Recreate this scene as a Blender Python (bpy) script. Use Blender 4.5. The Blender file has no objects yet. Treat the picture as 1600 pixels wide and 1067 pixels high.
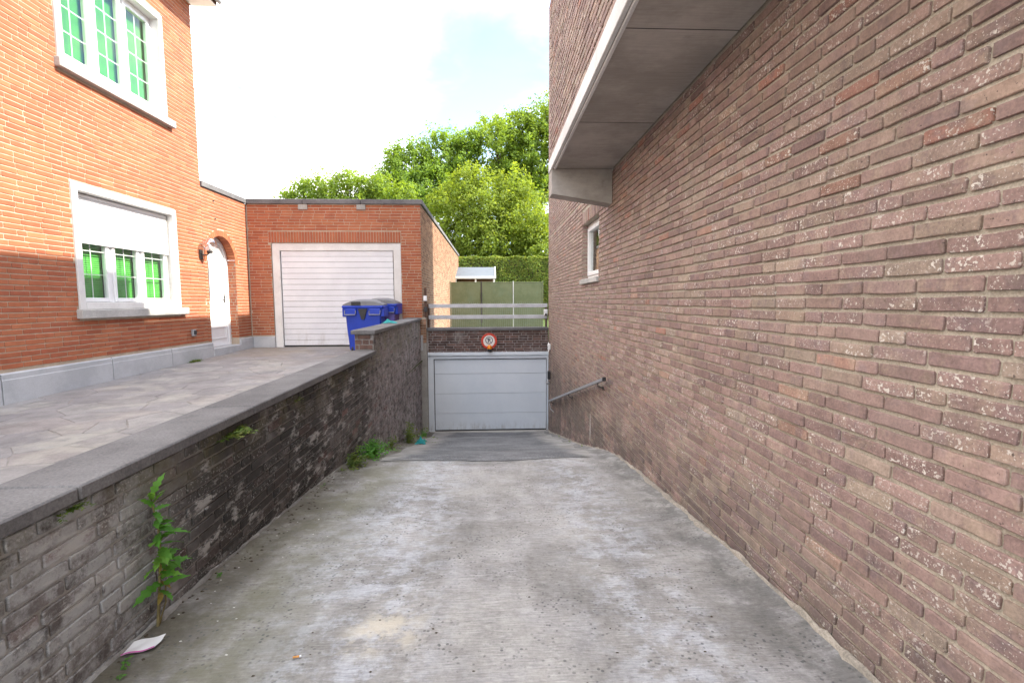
import bpy, math, random
import numpy as np
from mathutils import Vector, Matrix, Euler
random.seed(7)
RNG = np.random.default_rng(7)
SC = bpy.context.scene
COL = SC.collection
R = math.radians

# ------------------------------------------------------------------ camera
CAM_H = 1.53
cam_d = bpy.data.cameras.new('camera')
cam = bpy.data.objects.new('camera', cam_d)
COL.objects.link(cam)
cam_d.sensor_width = 36.0
cam_d.lens = 36.0 * 750.0 / 1600.0
cam_d.clip_start = 0.05
cam_d.clip_end = 2000
RX = Vector((0.99902908, -0.0438035, -0.00470554))
RU = Vector((0.00836008, 0.08362486, 0.99646224))
RF = Vector((0.04325503, 0.9955341, -0.08390987))
m = Matrix((RX, RU, -RF)).transposed().to_4x4()
m.translation = (0, 0, CAM_H)
cam.matrix_world = m
SC.camera = cam

# ------------------------------------------------------------------ light
SUN_TO = Vector((1.0, 0.012, 1.0)).normalized()
SC.view_settings.view_transform = 'Standard'
SC.view_settings.look = 'None'
SC.view_settings.gamma = 1
SC.view_settings.use_curve_mapping = False
SC.view_settings.exposure = 1.98
w = bpy.data.worlds.new('World')
SC.world = w
w.use_nodes = True
wt = w.node_tree
wt.nodes.clear()
def wn(t): return wt.nodes.new(t)
wo = wn('ShaderNodeOutputWorld'); bg = wn('ShaderNodeBackground'); bg.inputs['Strength'].default_value = 0.15
sky = wn('ShaderNodeTexSky'); sky.sky_type = 'NISHITA'; sky.sun_disc = False
sky.sun_elevation = math.asin(SUN_TO.z); sky.sun_rotation = math.atan2(SUN_TO.x, SUN_TO.y)
sky.air_density = 1.0; sky.dust_density = 0.2; sky.ozone_density = 2.5
tc = wn('ShaderNodeTexCoord')
vm = wn('ShaderNodeVectorMath'); vm.operation = 'MULTIPLY'; vm.inputs[1].default_value = (1.6, 1.6, 3.4)
wt.links.new(tc.outputs['Generated'], vm.inputs[0])
cn = wn('ShaderNodeTexNoise'); cn.inputs['Scale'].default_value = 1.5; cn.inputs['Detail'].default_value = 9
cn.inputs['Roughness'].default_value = 0.55; cn.inputs['Distortion'].default_value = 0.3
wt.links.new(vm.outputs[0], cn.inputs['Vector'])
cr = wn('ShaderNodeMapRange'); cr.inputs[1].default_value = 0.36; cr.inputs[2].default_value = 0.56
cr.interpolation_type = 'SMOOTHSTEP'
wt.links.new(cn.outputs[0], cr.inputs[0])
# a thin gap in the clouds above the trees
gd = (RX * ((790 - 800) / 750) + RU * (-(150 - 533.5) / 750) + RF).normalized()
gdn = wn('ShaderNodeVectorMath'); gdn.operation = 'DISTANCE'; gdn.inputs[1].default_value = gd
gwarp = wn('ShaderNodeVectorMath'); gwarp.operation = 'MULTIPLY_ADD'; gwarp.inputs[1].default_value = (.62, .62, .34); 
wt.links.new(cn.outputs['Color'], gwarp.inputs[0]); wt.links.new(tc.outputs['Generated'], gwarp.inputs[2])
goff = wn('ShaderNodeVectorMath'); goff.operation = 'SUBTRACT'; goff.inputs[1].default_value = (.31, .31, .17)
wt.links.new(gwarp.outputs[0], goff.inputs[0]); wt.links.new(goff.outputs[0], gdn.inputs[0])
gm = wn('ShaderNodeMapRange'); gm.interpolation_type = 'SMOOTHSTEP'
for i_, v_ in zip((1, 2, 3, 4), (.05, .36, .03, 1.0)): gm.inputs[i_].default_value = v_
wt.links.new(gdn.outputs['Value'], gm.inputs[0])
gmul = wn('ShaderNodeMath'); gmul.operation = 'MULTIPLY'; wt.links.new(cr.outputs[0], gmul.inputs[0]); wt.links.new(gm.outputs[0], gmul.inputs[1])
cm = wn('ShaderNodeMix'); cm.data_type = 'RGBA'
wt.links.new(gmul.outputs[0], cm.inputs[0]); wt.links.new(sky.outputs[0], cm.inputs[6])
cm.inputs[7].default_value = (8.3, 8.2, 8.1, 1)
wt.links.new(cm.outputs[2], bg.inputs['Color']); wt.links.new(bg.outputs[0], wo.inputs[0])

sun_d = bpy.data.lights.new('sun', 'SUN'); sun_d.energy = 3.4; sun_d.angle = R(0.53); sun_d.color = (1.0, 0.94, 0.80)
sun = bpy.data.objects.new('sun', sun_d); COL.objects.link(sun)
sun.rotation_euler = (-SUN_TO).to_track_quat('-Z', 'Y').to_euler()
sun.location = (20, 7, 25)

# ------------------------------------------------------------------ node helper
class MT:
    def __init__(s, name, rough=0.85, spec=0.25):
        s.mat = bpy.data.materials.new(name); s.mat.use_nodes = True
        s.t = s.mat.node_tree; s.t.nodes.clear()
        s.out = s.t.nodes.new('ShaderNodeOutputMaterial')
        s.bs = s.t.nodes.new('ShaderNodeBsdfPrincipled')
        s.t.links.new(s.bs.outputs[0], s.out.inputs[0])
        s.put(s.bs.inputs['Roughness'], rough); s.put(s.bs.inputs['Specular IOR Level'], spec)
        g = s.t.nodes.new('ShaderNodeNewGeometry'); s.pos = g.outputs['Position']; s.nrm = g.outputs['Normal']
    def put(s, sock, v):
        if isinstance(v, bpy.types.NodeSocket): s.t.links.new(v, sock)
        else:
            if hasattr(sock.default_value, '__len__') and hasattr(v, '__len__') and len(v) == 3 and len(sock.default_value) == 4: v = (*v, 1)
            sock.default_value = v
    def vmul(s, v, k):
        n = s.t.nodes.new('ShaderNodeVectorMath'); n.operation = 'MULTIPLY'; s.put(n.inputs[0], v); n.inputs[1].default_value = k
        return n.outputs[0]
    def vadd(s, v, k):
        n = s.t.nodes.new('ShaderNodeVectorMath'); n.operation = 'ADD'; s.put(n.inputs[0], v); s.put(n.inputs[1], k)
        return n.outputs[0]
    def noise(s, scale, detail=4, rough=0.6, vec=None, dist=0.0):
        n = s.t.nodes.new('ShaderNodeTexNoise'); s.put(n.inputs['Vector'], vec or s.pos)
        n.inputs['Scale'].default_value = scale; n.inputs['Detail'].default_value = detail
        n.inputs['Roughness'].default_value = rough; n.inputs['Distortion'].default_value = dist
        return n.outputs[0]
    def voro(s, scale, vec=None, feature='F1', out=0):
        n = s.t.nodes.new('ShaderNodeTexVoronoi'); n.feature = feature; s.put(n.inputs['Vector'], vec or s.pos)
        n.inputs['Scale'].default_value = scale
        return n.outputs[out]
    def mr(s, x, a, b, c=0.0, d=1.0, smooth=True):
        n = s.t.nodes.new('ShaderNodeMapRange'); n.clamp = True
        if smooth: n.interpolation_type = 'SMOOTHSTEP'
        s.put(n.inputs[0], x)
        for i, v in zip((1, 2, 3, 4), (a, b, c, d)): n.inputs[i].default_value = v
        return n.outputs[0]
    def ma(s, op, a, b=0.0):
        n = s.t.nodes.new('ShaderNodeMath'); n.operation = op; s.put(n.inputs[0], a); s.put(n.inputs[1], b)
        return n.outputs[0]
    def mul(s, *a):
        r = a[0]
        for b in a[1:]: r = s.ma('MULTIPLY', r, b)
        return r
    def mix(s, f, a, b, blend='MIX'):
        n = s.t.nodes.new('ShaderNodeMix'); n.data_type = 'RGBA'; n.blend_type = blend
        s.put(n.inputs[0], f); s.put(n.inputs[6], a); s.put(n.inputs[7], b)
        return n.outputs[2]
    def ramp(s, f, stops, interp='LINEAR'):
        n = s.t.nodes.new('ShaderNodeValToRGB'); c = n.color_ramp; c.interpolation = interp
        s.put(n.inputs[0], f)
        while len(c.elements) < len(stops): c.elements.new(0.5)
        for e, (p, col) in zip(c.elements, stops): e.position = p; e.color = (*col, 1)
        return n.outputs[0]
    def xyz(s, v=None):
        n = s.t.nodes.new('ShaderNodeSeparateXYZ'); s.put(n.inputs[0], v or s.pos)
        return n.outputs
    def tint(s):
        a = s.t.nodes.new('ShaderNodeAttribute'); a.attribute_name = 'tint'
        o = s.t.nodes.new('ShaderNodeObjectInfo')
        return s.xyz(s.vadd(a.outputs['Vector'], o.outputs['Color']))
    def shade(s, col, var):   # multiply colour by a factor socket
        n = s.t.nodes.new('ShaderNodeVectorMath'); n.operation = 'SCALE'; s.put(n.inputs[0], col); s.put(n.inputs['Scale'], var)
        return n.outputs[0]
    def bump(s, h, strength=0.4, dist=0.004):
        n = s.t.nodes.new('ShaderNodeBump'); n.inputs['Strength'].default_value = strength; n.inputs['Distance'].default_value = dist
        s.put(n.inputs['Height'], h); s.t.links.new(n.outputs[0], s.bs.inputs['Normal'])
    def col(s, c): s.put(s.bs.inputs['Base Color'], c); return s

def plain(name, c, rough=0.5, spec=0.4, var=0.12, scale=6, metal=0.0, bump=0.0):
    k = MT(name, rough, spec)
    f = k.mr(k.noise(scale, 5, 0.65), 0.3, 0.7, 1 - var, 1 + var, False)
    k.col(k.shade(c, f)); k.bs.inputs['Metallic'].default_value = metal
    if bump: k.bump(k.noise(scale * 18, 3), bump, 0.003)
    return k.mat

MATS = {}
# --- brick of the building on the right
k = MT('purple_brick', 0.85, 0.2)
r, g, b = k.tint()
base = k.ramp(r, [(0.0, (.190, .130, .124)), (.22, (.252, .170, .156)), (.45, (.290, .194, .173)), (.62, (.312, .216, .184)),
                  (.78, (.325, .255, .205)), (.90, (.335, .212, .165)), (1.0, (.340, .172, .135))])
base = k.mix(k.mul(k.mr(k.noise(7.5, 4, .65), .50, .66), .5), base, (.355, .272, .205))
base = k.mix(k.mul(k.mr(k.noise(8.5, 4, .65, k.vadd(k.pos, (5, 1, 8))), .52, .66), .5), base, (.205, .150, .155))
v1 = k.mr(k.noise(14, 6, 0.7), 0.28, 0.72, 0.76, 1.26, False)
v2 = k.mr(k.noise(90, 3, 0.6), 0.3, 0.7, 0.82, 1.18, False)
c = k.shade(k.shade(base, v1), v2)
c = k.shade(c, k.mr(b, 0, 1, .84, 1.18, False))
patch = k.mr(k.noise(11, 2), 0.46, 0.60)
fl = k.mul(k.mr(k.noise(75, 2, 0.5), 0.585, 0.625), patch, k.mr(g, 0.35, 0.62))
fl2 = k.mul(k.mr(k.noise(130, 1), 0.66, 0.70), k.mr(g, 0.2, 0.6))
fl = k.ma('MINIMUM', k.ma('ADD', fl, k.mul(fl2, 0.8)), 1.0)
c = k.mix(fl, c, (.66, .60, .54))
pit = k.mr(k.noise(55, 2), 0.30, 0.25)
c = k.mix(k.mul(pit, 0.7), c, (.04, .03, .03))
film = k.mr(k.noise(1.3, 5, 0.65), 0.45, 0.75, 0, 0.30)
c = k.mix(film, c, (.34, .28, .24))
x, y, z = k.xyz()
grime = k.mul(k.mr(z, 0.95, -0.5), k.mr(k.noise(2.3, 6, 0.7), 0.34, 0.58))
c = k.mix(k.mul(grime, 0.66), c, (.085, .085, .075))
k.col(c)
k.bump(k.ma('ADD', k.ma('ADD', k.mul(k.noise(60, 4, 0.7), 0.7), k.mul(k.noise(260, 2), 0.3)), k.mul(fl, 0.25)), 0.55, 0.006)
MATS['rbrick'] = k.mat
k = MT('sand_mortar', 0.95, 0.1)
c = k.mix(k.mr(k.noise(3, 6, 0.7), .35, .65), (.37, .325, .265), (.47, .415, .34))
c = k.shade(c, k.mr(k.noise(140, 3), .3, .7, .75, 1.2, False))
x, y, z = k.xyz()
c = k.mix(k.mul(k.mr(z, 0.4, -0.9), k.mr(k.noise(2.3, 6, 0.7), 0.4, 0.66), 0.5), c, (.12, .12, .11))
k.col(c); k.bump(k.noise(180, 3), 0.5, 0.004)
MATS['rmortar'] = k.mat
# --- orange brick of the house and garage
k = MT('orange_brick', 0.8, 0.25)
r, g, b = k.tint()
base = k.ramp(r, [(0, (.335, .100, .052)), (.35, (.370, .116, .058)), (.7, (.392, .129, .062)), (1.0, (.42, .150, .074))])
c = k.shade(base, k.mr(k.noise(7, 5, .7), .3, .7, .90, 1.10, False))
c = k.shade(c, k.mr(k.noise(.9, 6, .7, k.vmul(k.pos, (1, 1.6, .6))), .32, .68, .86, 1.10, False))
c = k.shade(c, k.mr(b, 0, 1, .95, 1.05, False))
c = k.shade(c, k.mr(k.noise(120, 2), .3, .7, .9, 1.1, False))
k.col(c); k.bump(k.noise(120, 3), 0.25, 0.003)
MATS['hbrick'] = k.mat
k = MT('cream_mortar', 0.95, 0.1)
c = k.mix(k.mr(k.noise(2, 5, .7), .35, .65), (.40, .32, .245), (.50, .41, .32))
k.col(k.shade(c, k.mr(k.noise(90, 3), .3, .7, .85, 1.1, False))); k.bump(k.noise(160, 2), 0.3, 0.003)
MATS['hmortar'] = k.mat
# --- brown brick of the garage flank
k = MT('brown_brick', 0.88, 0.2)
r, g, b = k.tint()
base = k.ramp(r, [(0, (.21, .115, .075)), (.5, (.32, .18, .115)), (1, (.42, .25, .165))])
c = k.shade(base, k.mr(k.noise(9, 5, .7), .3, .7, .75, 1.25, False))
k.col(c); k.bump(k.noise(90, 3), .3, .004)
MATS['gbrick'] = k.mat
MATS['gmortar'] = plain('grey_mortar', (.40, .35, .29), 0.95, 0.1, .15, 3, 0, .3)

# --- stained brick of the ramp's left wall
def left_stain(k, c, br):
    x, y, z = k.xyz()
    blk = k.mr(k.noise(0.9, 6, .68, k.vmul(k.pos, (1, 1.0, 1.25))), .40, .54)
    mid = k.mul(k.mr(y, 1.9, 2.9), k.mr(y, 8.4, 5.2))
    blk = k.mul(blk, k.ma('ADD', k.mul(mid, 0.72), 0.12))
    near = k.mul(k.mr(y, 3.0, 2.0), k.mr(k.noise(5.5, 8, .78), .38, .56))
    c = k.mix(k.mul(near, .78 if br else .45), c, (.47, .475, .485))
    c = k.mix(k.mul(blk, .95 if br else .42), c, (.026, .025, .024))
    lime = k.mul(k.mr(k.noise(6.5, 7, .74, k.vmul(k.pos, (1, .6, 1.5))), .53, .59), k.mr(k.noise(1.4, 3), .42, .54))
    far = k.mul(k.mr(y, 6.0, 7.6), k.mr(k.noise(7, 6, .75), .40, .60))
    c = k.mix(k.mul(lime, .75), c, (.46, .45, .44))
    c = k.mix(k.mul(far, .68), c, (.43, .39, .395))
    moss = k.mul(k.mr(z, .42, .74), k.mr(k.noise(3.5, 5, .7), .42, .62))
    c = k.mix(k.mul(moss, .55), c, (.135, .125, .065))
    return c
k = MT('stained_brick', 0.85, 0.25)
r, g, b = k.tint()
base = k.ramp(r, [(0, (.065, .060, .060)), (.3, (.115, .102, .100)), (.6, (.160, .142, .138)), (.85, (.200, .172, .165)), (1, (.165, .100, .092))])
c = k.shade(base, k.mr(k.noise(16, 6, .7), .3, .7, .65, 1.4, False))
c = k.shade(c, k.mr(b, 0, 1, .75, 1.25, False))
c = left_stain(k, c, True)
c = k.mix(k.mul(k.mr(k.noise(70, 2), .6, .66), k.mr(g, .4, .8), .6), c, (.5, .49, .47))
k.col(c); k.bump(k.ma('ADD', k.mul(k.noise(45, 5, .7), .8), k.mul(k.noise(200, 2), .3)), .6, .006)
MATS['lbrick'] = k.mat
k = MT('stained_mortar', 0.95, 0.1)
c = k.mix(k.mr(k.noise(5, 6, .7), .35, .65), (.20, .19, .18), (.36, .345, .325))
c = left_stain(k, c, False)
k.col(c); k.bump(k.noise(120, 4), .6, .005)
MATS['lmortar'] = k.mat
# --- dark brick of the parapet over the low garage door
k = MT('parapet_brick', 0.88, 0.2)
r, g, b = k.tint()
base = k.ramp(r, [(0, (.075, .05, .045)), (.5, (.12, .078, .068)), (1, (.165, .10, .082))])
c = k.shade(base, k.mr(k.noise(9, 6, .7), .3, .7, .6, 1.4, False))
c = k.mix(k.mul(k.mr(k.noise(2.2, 5, .7), .54, .7), .5), c, (.3, .28, .27))
k.col(c); k.bump(k.noise(60, 4), .5, .005)
MATS['pbrick'] = k.mat

# --- ramp concrete
k = MT('ramp_concrete', 0.88, 0.22)
x, y, z = k.xyz()
ridge = k.noise(1.0, 6, .7, k.vmul(k.pos, (11, 80, 20)))
ridge2 = k.noise(1.0, 3, .6, k.vmul(k.pos, (16, 160, 30)))
big = k.noise(0.8, 7, .68)
c = k.mix(k.mr(big, .36, .64), (.222, .214, .206), (.378, .366, .352))
c = k.mix(k.mr(k.noise(2.6, 8, .72), .45, .62, 0, .6), c, (.39, .38, .385))
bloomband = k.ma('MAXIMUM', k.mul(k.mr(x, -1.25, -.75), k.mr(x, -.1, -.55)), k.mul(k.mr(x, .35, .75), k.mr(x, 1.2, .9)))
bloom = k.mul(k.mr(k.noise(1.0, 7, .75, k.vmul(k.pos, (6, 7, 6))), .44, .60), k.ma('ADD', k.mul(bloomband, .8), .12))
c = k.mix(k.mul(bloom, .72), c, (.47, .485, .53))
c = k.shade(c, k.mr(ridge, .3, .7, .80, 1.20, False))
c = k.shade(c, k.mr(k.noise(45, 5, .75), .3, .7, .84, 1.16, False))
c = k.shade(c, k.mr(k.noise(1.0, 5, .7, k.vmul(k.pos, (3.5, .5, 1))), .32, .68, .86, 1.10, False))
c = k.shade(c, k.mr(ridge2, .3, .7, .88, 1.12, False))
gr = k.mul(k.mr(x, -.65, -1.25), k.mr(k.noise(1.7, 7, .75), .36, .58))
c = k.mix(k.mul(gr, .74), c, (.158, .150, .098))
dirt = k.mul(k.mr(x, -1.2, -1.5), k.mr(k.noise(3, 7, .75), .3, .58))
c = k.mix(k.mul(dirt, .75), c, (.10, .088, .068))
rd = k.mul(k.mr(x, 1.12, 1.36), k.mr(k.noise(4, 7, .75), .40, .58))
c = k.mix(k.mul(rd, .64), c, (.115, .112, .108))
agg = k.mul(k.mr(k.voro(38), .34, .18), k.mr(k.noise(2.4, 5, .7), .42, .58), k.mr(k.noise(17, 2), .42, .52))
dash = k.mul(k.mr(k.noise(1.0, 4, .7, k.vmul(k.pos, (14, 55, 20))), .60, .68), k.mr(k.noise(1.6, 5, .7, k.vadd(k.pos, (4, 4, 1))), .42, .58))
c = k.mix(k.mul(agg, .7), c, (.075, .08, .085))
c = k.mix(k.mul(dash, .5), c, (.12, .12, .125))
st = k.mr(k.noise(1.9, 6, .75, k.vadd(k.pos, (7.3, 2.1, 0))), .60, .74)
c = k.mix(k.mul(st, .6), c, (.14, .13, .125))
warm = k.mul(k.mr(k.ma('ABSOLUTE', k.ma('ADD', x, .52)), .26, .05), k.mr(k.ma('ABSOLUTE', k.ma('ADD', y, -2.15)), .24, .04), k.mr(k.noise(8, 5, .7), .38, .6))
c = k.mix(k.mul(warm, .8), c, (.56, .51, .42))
# hairline crack across the ramp
wob = k.ma('ADD', y, k.mul(k.ma('ADD', k.noise(2.2, 6, .7), -.5), .35))
crack = k.mul(k.mr(k.ma('ABSOLUTE', k.ma('ADD', wob, -2.62)), .006, .002), k.mr(k.noise(3, 3), .4, .5))
c = k.mix(k.mul(crack, .4), c, (.07, .065, .06))
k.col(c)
k.bump(k.ma('ADD', k.ma('ADD', k.mul(ridge, .7), k.mul(ridge2, .35)), k.ma('ADD', k.mul(k.noise(70, 4, .7), .3), k.mul(agg, .25))), .65, .014)
MATS['ramp'] = k.mat
k = MT('old_asphalt', 0.85, 0.3)
c = k.mix(k.mr(k.noise(1.6, 7, .7), .35, .65), (.100, .103, .110), (.175, .178, .188))
c = k.shade(c, k.mr(k.noise(60, 4, .7), .3, .7, .55, 1.5, False))
c = k.mix(k.mul(k.mr(k.noise(30, 2), .62, .68), .6), c, (.4, .4, .4))
x, y, z = k.xyz()
edge = k.ma('ADD', k.ma('ABSOLUTE', x), k.mul(k.ma('ADD', k.noise(2.2, 6, .7), -.5), .9))
c = k.mix(k.mr(edge, .88, 1.25), c, k.mix(k.mr(k.noise(3, 6, .7), .35, .65), (.24, .23, .215), (.35, .34, .33)))
k.col(c); k.bump(k.noise(90, 4, .7), .6, .008)
MATS['asphalt'] = k.mat
# --- coping and other concretes
def concrete(name, a, b_, sc=2.0, speck=.25, bump=.35):
    k = MT(name, .9, .2)
    c = k.mix(k.mr(k.noise(sc, 7, .7), .35, .65), a, b_)
    c = k.shade(c, k.mr(k.noise(80, 3, .7), .3, .7, 1 - speck, 1 + speck, False))
    st = k.mr(k.noise(sc * 1.7, 6, .75, k.vadd(k.pos, (3, 9, 4))), .6, .72)
    c = k.mix(k.mul(st, .35), c, tuple(.5 * t for t in a))
    k.col(c); k.bump(k.noise(110, 4), bump, .004)
    return k.mat
MATS['coping'] = concrete('coping_stone', (.118, .114, .118), (.185, .180, .184), 1.6)
MATS['conc'] = concrete('concrete', (.30, .285, .265), (.40, .385, .36))
MATS['fillet'] = concrete('mortar_fillet', (.24, .215, .185), (.37, .33, .28), 5)
MATS['paleconc'] = concrete('pale_concrete', (.62, .61, .60), (.74, .73, .72), 2, .1, .2)
k = MT('soffit_concrete', .9, .2)
c = k.mix(k.mr(k.noise(1.3, 6, .7), .36, .64), (.33, .30, .27), (.45, .41, .375))
c = k.shade(c, k.mr(k.noise(1, 5, .7, k.vmul(k.pos, (5, 60, 20))), .3, .7, .9, 1.1, False))
c = k.mix(k.mul(k.mr(k.noise(3.5, 7, .8), .62, .72), .5), c, (.09, .08, .07))
c = k.mix(k.mul(k.mr(k.noise(1.8, 3, .7), .6, .75), .5), c, (.30, .21, .13))
k.col(c); k.bump(k.noise(60, 5), .3, .004)
MATS['soffit'] = k.mat
k = MT('blue_stone', .8, .3)
c = k.mix(k.mr(k.noise(1.4, 6, .7), .35, .65), (.40, .41, .43), (.50, .51, .53))
c = k.shade(c, k.mr(k.noise(160, 2), .3, .7, .9, 1.1, False))
k.col(c); k.bump(k.noise(150, 3), .15, .002)
MATS['plinth'] = k.mat
k = MT('paving_stone', .82, .3)
r, g, b = k.tint()
base = k.ramp(r, [(0, (.222, .216, .222)), (.35, (.245, .238, .242)), (.6, (.258, .252, .252)), (.8, (.255, .236, .232)), (1, (.278, .274, .270))])
c = k.shade(base, k.mr(k.noise(2.5, 7, .72), .3, .7, .72, 1.28, False))
c = k.shade(c, k.mr(k.noise(60, 3), .3, .7, .9, 1.1, False))
c = k.mix(k.mul(k.mr(k.noise(1.5, 6, .7), .5, .66), .45), c, (.42, .41, .36))
x, y, z = k.xyz()
c = k.mix(k.mul(k.mr(y, 9, 11.5), k.mr(k.noise(1.2, 5, .7), .4, .6), .5), c, (.24, .19, .13))
k.col(c); k.bump(k.noise(25, 6, .7), .4, .006)
MATS['paving'] = k.mat
MATS['pavejoint'] = plain('paving_joint', (.27, .255, .24), .95, .1, .3, 4, 0, .4)
MATS['surround'] = concrete('white_stone', (.66, .645, .63), (.76, .75, .735), 2, .06, .15)
MATS['sillstone'] = concrete('sill_stone', (.38, .37, .355), (.50, .49, .47), 3, .2, .3)
MATS['pvc'] = plain('white_pvc', (.80, .80, .81), .35, .45, .03, 3)
k = MT('white_door_lacquer', .42, .4)
c = k.mix(k.mr(k.noise(1.3, 5, .7), .35, .65), (.70, .705, .74), (.765, .77, .80))
x, y, z = k.xyz()
c = k.mix(k.mul(k.mr(z, 1.1, .42), k.mr(k.noise(1, 6, .75, k.vmul(k.pos, (5, 5, 1.6))), .45, .72), .45), c, (.40, .36, .31))
c = k.mix(k.mul(k.mr(k.noise(1, 6, .75, k.vmul(k.pos, (9, 9, .9))), .58, .72), .14), c, (.42, .40, .38))
k.col(c)
MATS['lacquer'] = k.mat
k = MT('grey_white_door', .45, .4)
c = k.mix(k.mr(k.noise(1.2, 5, .7), .35, .65), (.66, .71, .77), (.71, .755, .81))
x, y, z = k.xyz()
ds = k.mul(k.mr(z, -1.55, -1.85), k.mr(k.noise(1, 6, .75, k.vmul(k.pos, (6, 6, 2))), .42, .7))
c = k.mix(k.mul(ds, .55), c, (.30, .27, .24))
k.col(c); k.bump(k.noise(150, 2), .12, .002)
MATS['ugdoor'] = k.mat
MATS['dark'] = plain('dark_gap', (.025, .025, .027), .8, .2, .1)
MATS['black'] = plain('black_plastic', (.03, .03, .032), .5, .4, .1)
MATS['iron'] = plain('dark_iron', (.035, .03, .028), .55, .5, .2, 20)
MATS['steel'] = plain('galvanised_steel', (.42, .43, .45), .45, .5, .15, 8, .6)
MATS['railgrey'] = plain('weathered_rail', (.55, .55, .58), .6, .4, .18, 4)
MATS['rust'] = plain('rusty_steel', (.10, .055, .04), .8, .3, .4, 14)
MATS['zinc'] = plain('grey_zinc', (.33, .34, .36), .55, .5, .12, 3)
MATS['green'] = plain('green_blind', (.085, .38, .060), .5, .4, .12, 3)
MATS['blue'] = plain('blue_bin_plastic', (.010, .045, .43), .42, .45, .15, 2.5)
MATS['binlid'] = plain('grey_lid', (.20, .205, .22), .5, .4, .12, 4)
MATS['lilac'] = plain('sun_faded_blue', (.16, .13, .40), .5, .4, .15, 4)
MATS['teal'] = plain('teal_cloth', (.03, .26, .27), .85, .2, .25, 14)
MATS['paper'] = plain('white_paper', (.78, .78, .80), .9, .1, .04, 10)
MATS['pink'] = plain('pink_print', (.62, .10, .42), .8, .2, .1)
MATS['butt'] = plain('cigarette_cork', (.62, .30, .10), .9, .1, .2, 60)
MATS['red'] = plain('sign_red', (.55, .055, .03), .45, .4, .2, 12)
MATS['white'] = plain('sign_white', (.72, .70, .66), .5, .4, .08, 10)
MATS['ink'] = plain('sign_ink', (.02, .02, .05), .5, .3, .1)
MATS['amber'] = plain('amber_lens', (.72, .22, .01), .2, .5, .1)
MATS['rooftile'] = plain('roof_tile', (.14, .07, .05), .85, .2, .25, 6)
MATS['felt'] = plain('roof_felt', (.10, .10, .105), .95, .1, .2, 2)
MATS['bark'] = plain('bark', (.085, .068, .052), .95, .1, .35, 9, 0, .5)
MATS['stem'] = plain('weed_stem', (.16, .13, .06), .8, .2, .3, 20)
MATS['litter'] = plain('dry_debris', (.075, .06, .045), .95, .1, .5, 40)
MATS['crumbs'] = plain('pale_crumbs', (.55, .53, .50), .9, .1, .2, 30)
k = MT('fence_screen', .85, .2)
wv = k.noise(2.2, 5, .7)
c = k.mix(k.mr(wv, .35, .65), (.150, .172, .100), (.190, .210, .130))
c = k.mix(k.mul(k.mr(k.noise(1.5, 5, .7), .5, .7), .5), c, (.16, .21, .15))
k.col(c); k.bump(k.noise(1, 3, .6, k.vmul(k.pos, (120, 1, 30))), .4, .004)
MATS['fence'] = k.mat
k = MT('gutter_grass', .9, .1)
c = k.mix(k.mr(k.noise(.6, 7, .7), .35, .65), (.045, .075, .02), (.085, .11, .035))
k.col(c); k.bump(k.noise(40, 4), .8, .02)
MATS['grass'] = k.mat
MATS['street'] = concrete('street_asphalt', (.055, .055, .057), (.085, .085, .085), .7)

def leafmat(name, a, b_, c2, trans=.52):
    k = MT(name, .6, .25)
    r, g, b = k.tint()
    col = k.ramp(r, [(0, a), (.55, b_), (1, c2)])
    col = k.shade(col, k.mr(k.noise(.9, 4), .3, .7, .72, 1.28, False))
    k.col(col)
    tr = k.t.nodes.new('ShaderNodeBsdfTranslucent')
    k.put(tr.inputs[0], k.mix(1.0, col, (1.5, 1.35, .45), 'MULTIPLY'))
    mx = k.t.nodes.new('ShaderNodeMixShader'); mx.inputs[0].default_value = trans
    k.t.links.new(k.bs.outputs[0], mx.inputs[1]); k.t.links.new(tr.outputs[0], mx.inputs[2])
    k.t.links.new(mx.outputs[0], k.out.inputs[0])
    return k.mat
MATS['leaf_mid'] = leafmat('leaf_mid_green', (.125, .205, .034), (.185, .275, .046), (.25, .33, .07))
MATS['leaf_yel'] = leafmat('leaf_yellow_green', (.140, .210, .034), (.210, .285, .048), (.29, .34, .08))
MATS['leaf_dark'] = leafmat('leaf_dark_green', (.115, .200, .036), (.170, .270, .048), (.23, .32, .065))
MATS['leaf_hedge'] = leafmat('leaf_hedge', (.110, .185, .032), (.175, .245, .044), (.28, .29, .06), .35)
MATS['leaf_weed'] = leafmat('leaf_weed', (.07, .20, .03), (.10, .27, .045), (.16, .33, .06), .4)
MATS['leaf_fern'] = leafmat('leaf_fern', (.07, .13, .025), (.12, .18, .035), (.20, .21, .06), .35)
MATS['leaf_dry'] = leafmat('leaf_dry', (.20, .15, .05), (.28, .22, .06), (.36, .30, .09), .3)

# thin clear glass: mirror at a fresnel share, see-through for the rest
def glassmat(name, tint=(1, 1, 1), gl=.12):
    k = MT(name, .03, .5); t = k.t
    tr = t.nodes.new('ShaderNodeBsdfTransparent'); k.put(tr.inputs[0], (*tint, 1))
    gs = t.nodes.new('ShaderNodeBsdfGlossy'); gs.inputs['Roughness'].default_value = .02
    lw = t.nodes.new('ShaderNodeLayerWeight'); lw.inputs[0].default_value = .5
    mx = t.nodes.new('ShaderNodeMixShader'); k.put(mx.inputs[0], k.ma('MULTIPLY', k.ma('ADD', k.ma('POWER', lw.outputs[1], 4.0), gl), .7))
    t.links.new(tr.outputs[0], mx.inputs[1]); t.links.new(gs.outputs[0], mx.inputs[2]); t.links.new(mx.outputs[0], k.out.inputs[0])
    return k.mat
MATS['glass'] = glassmat('window_glass', (.96, .98, .97), .05)
MATS['globe'] = glassmat('globe_glass', (.93, .92, .92), .42)

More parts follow.
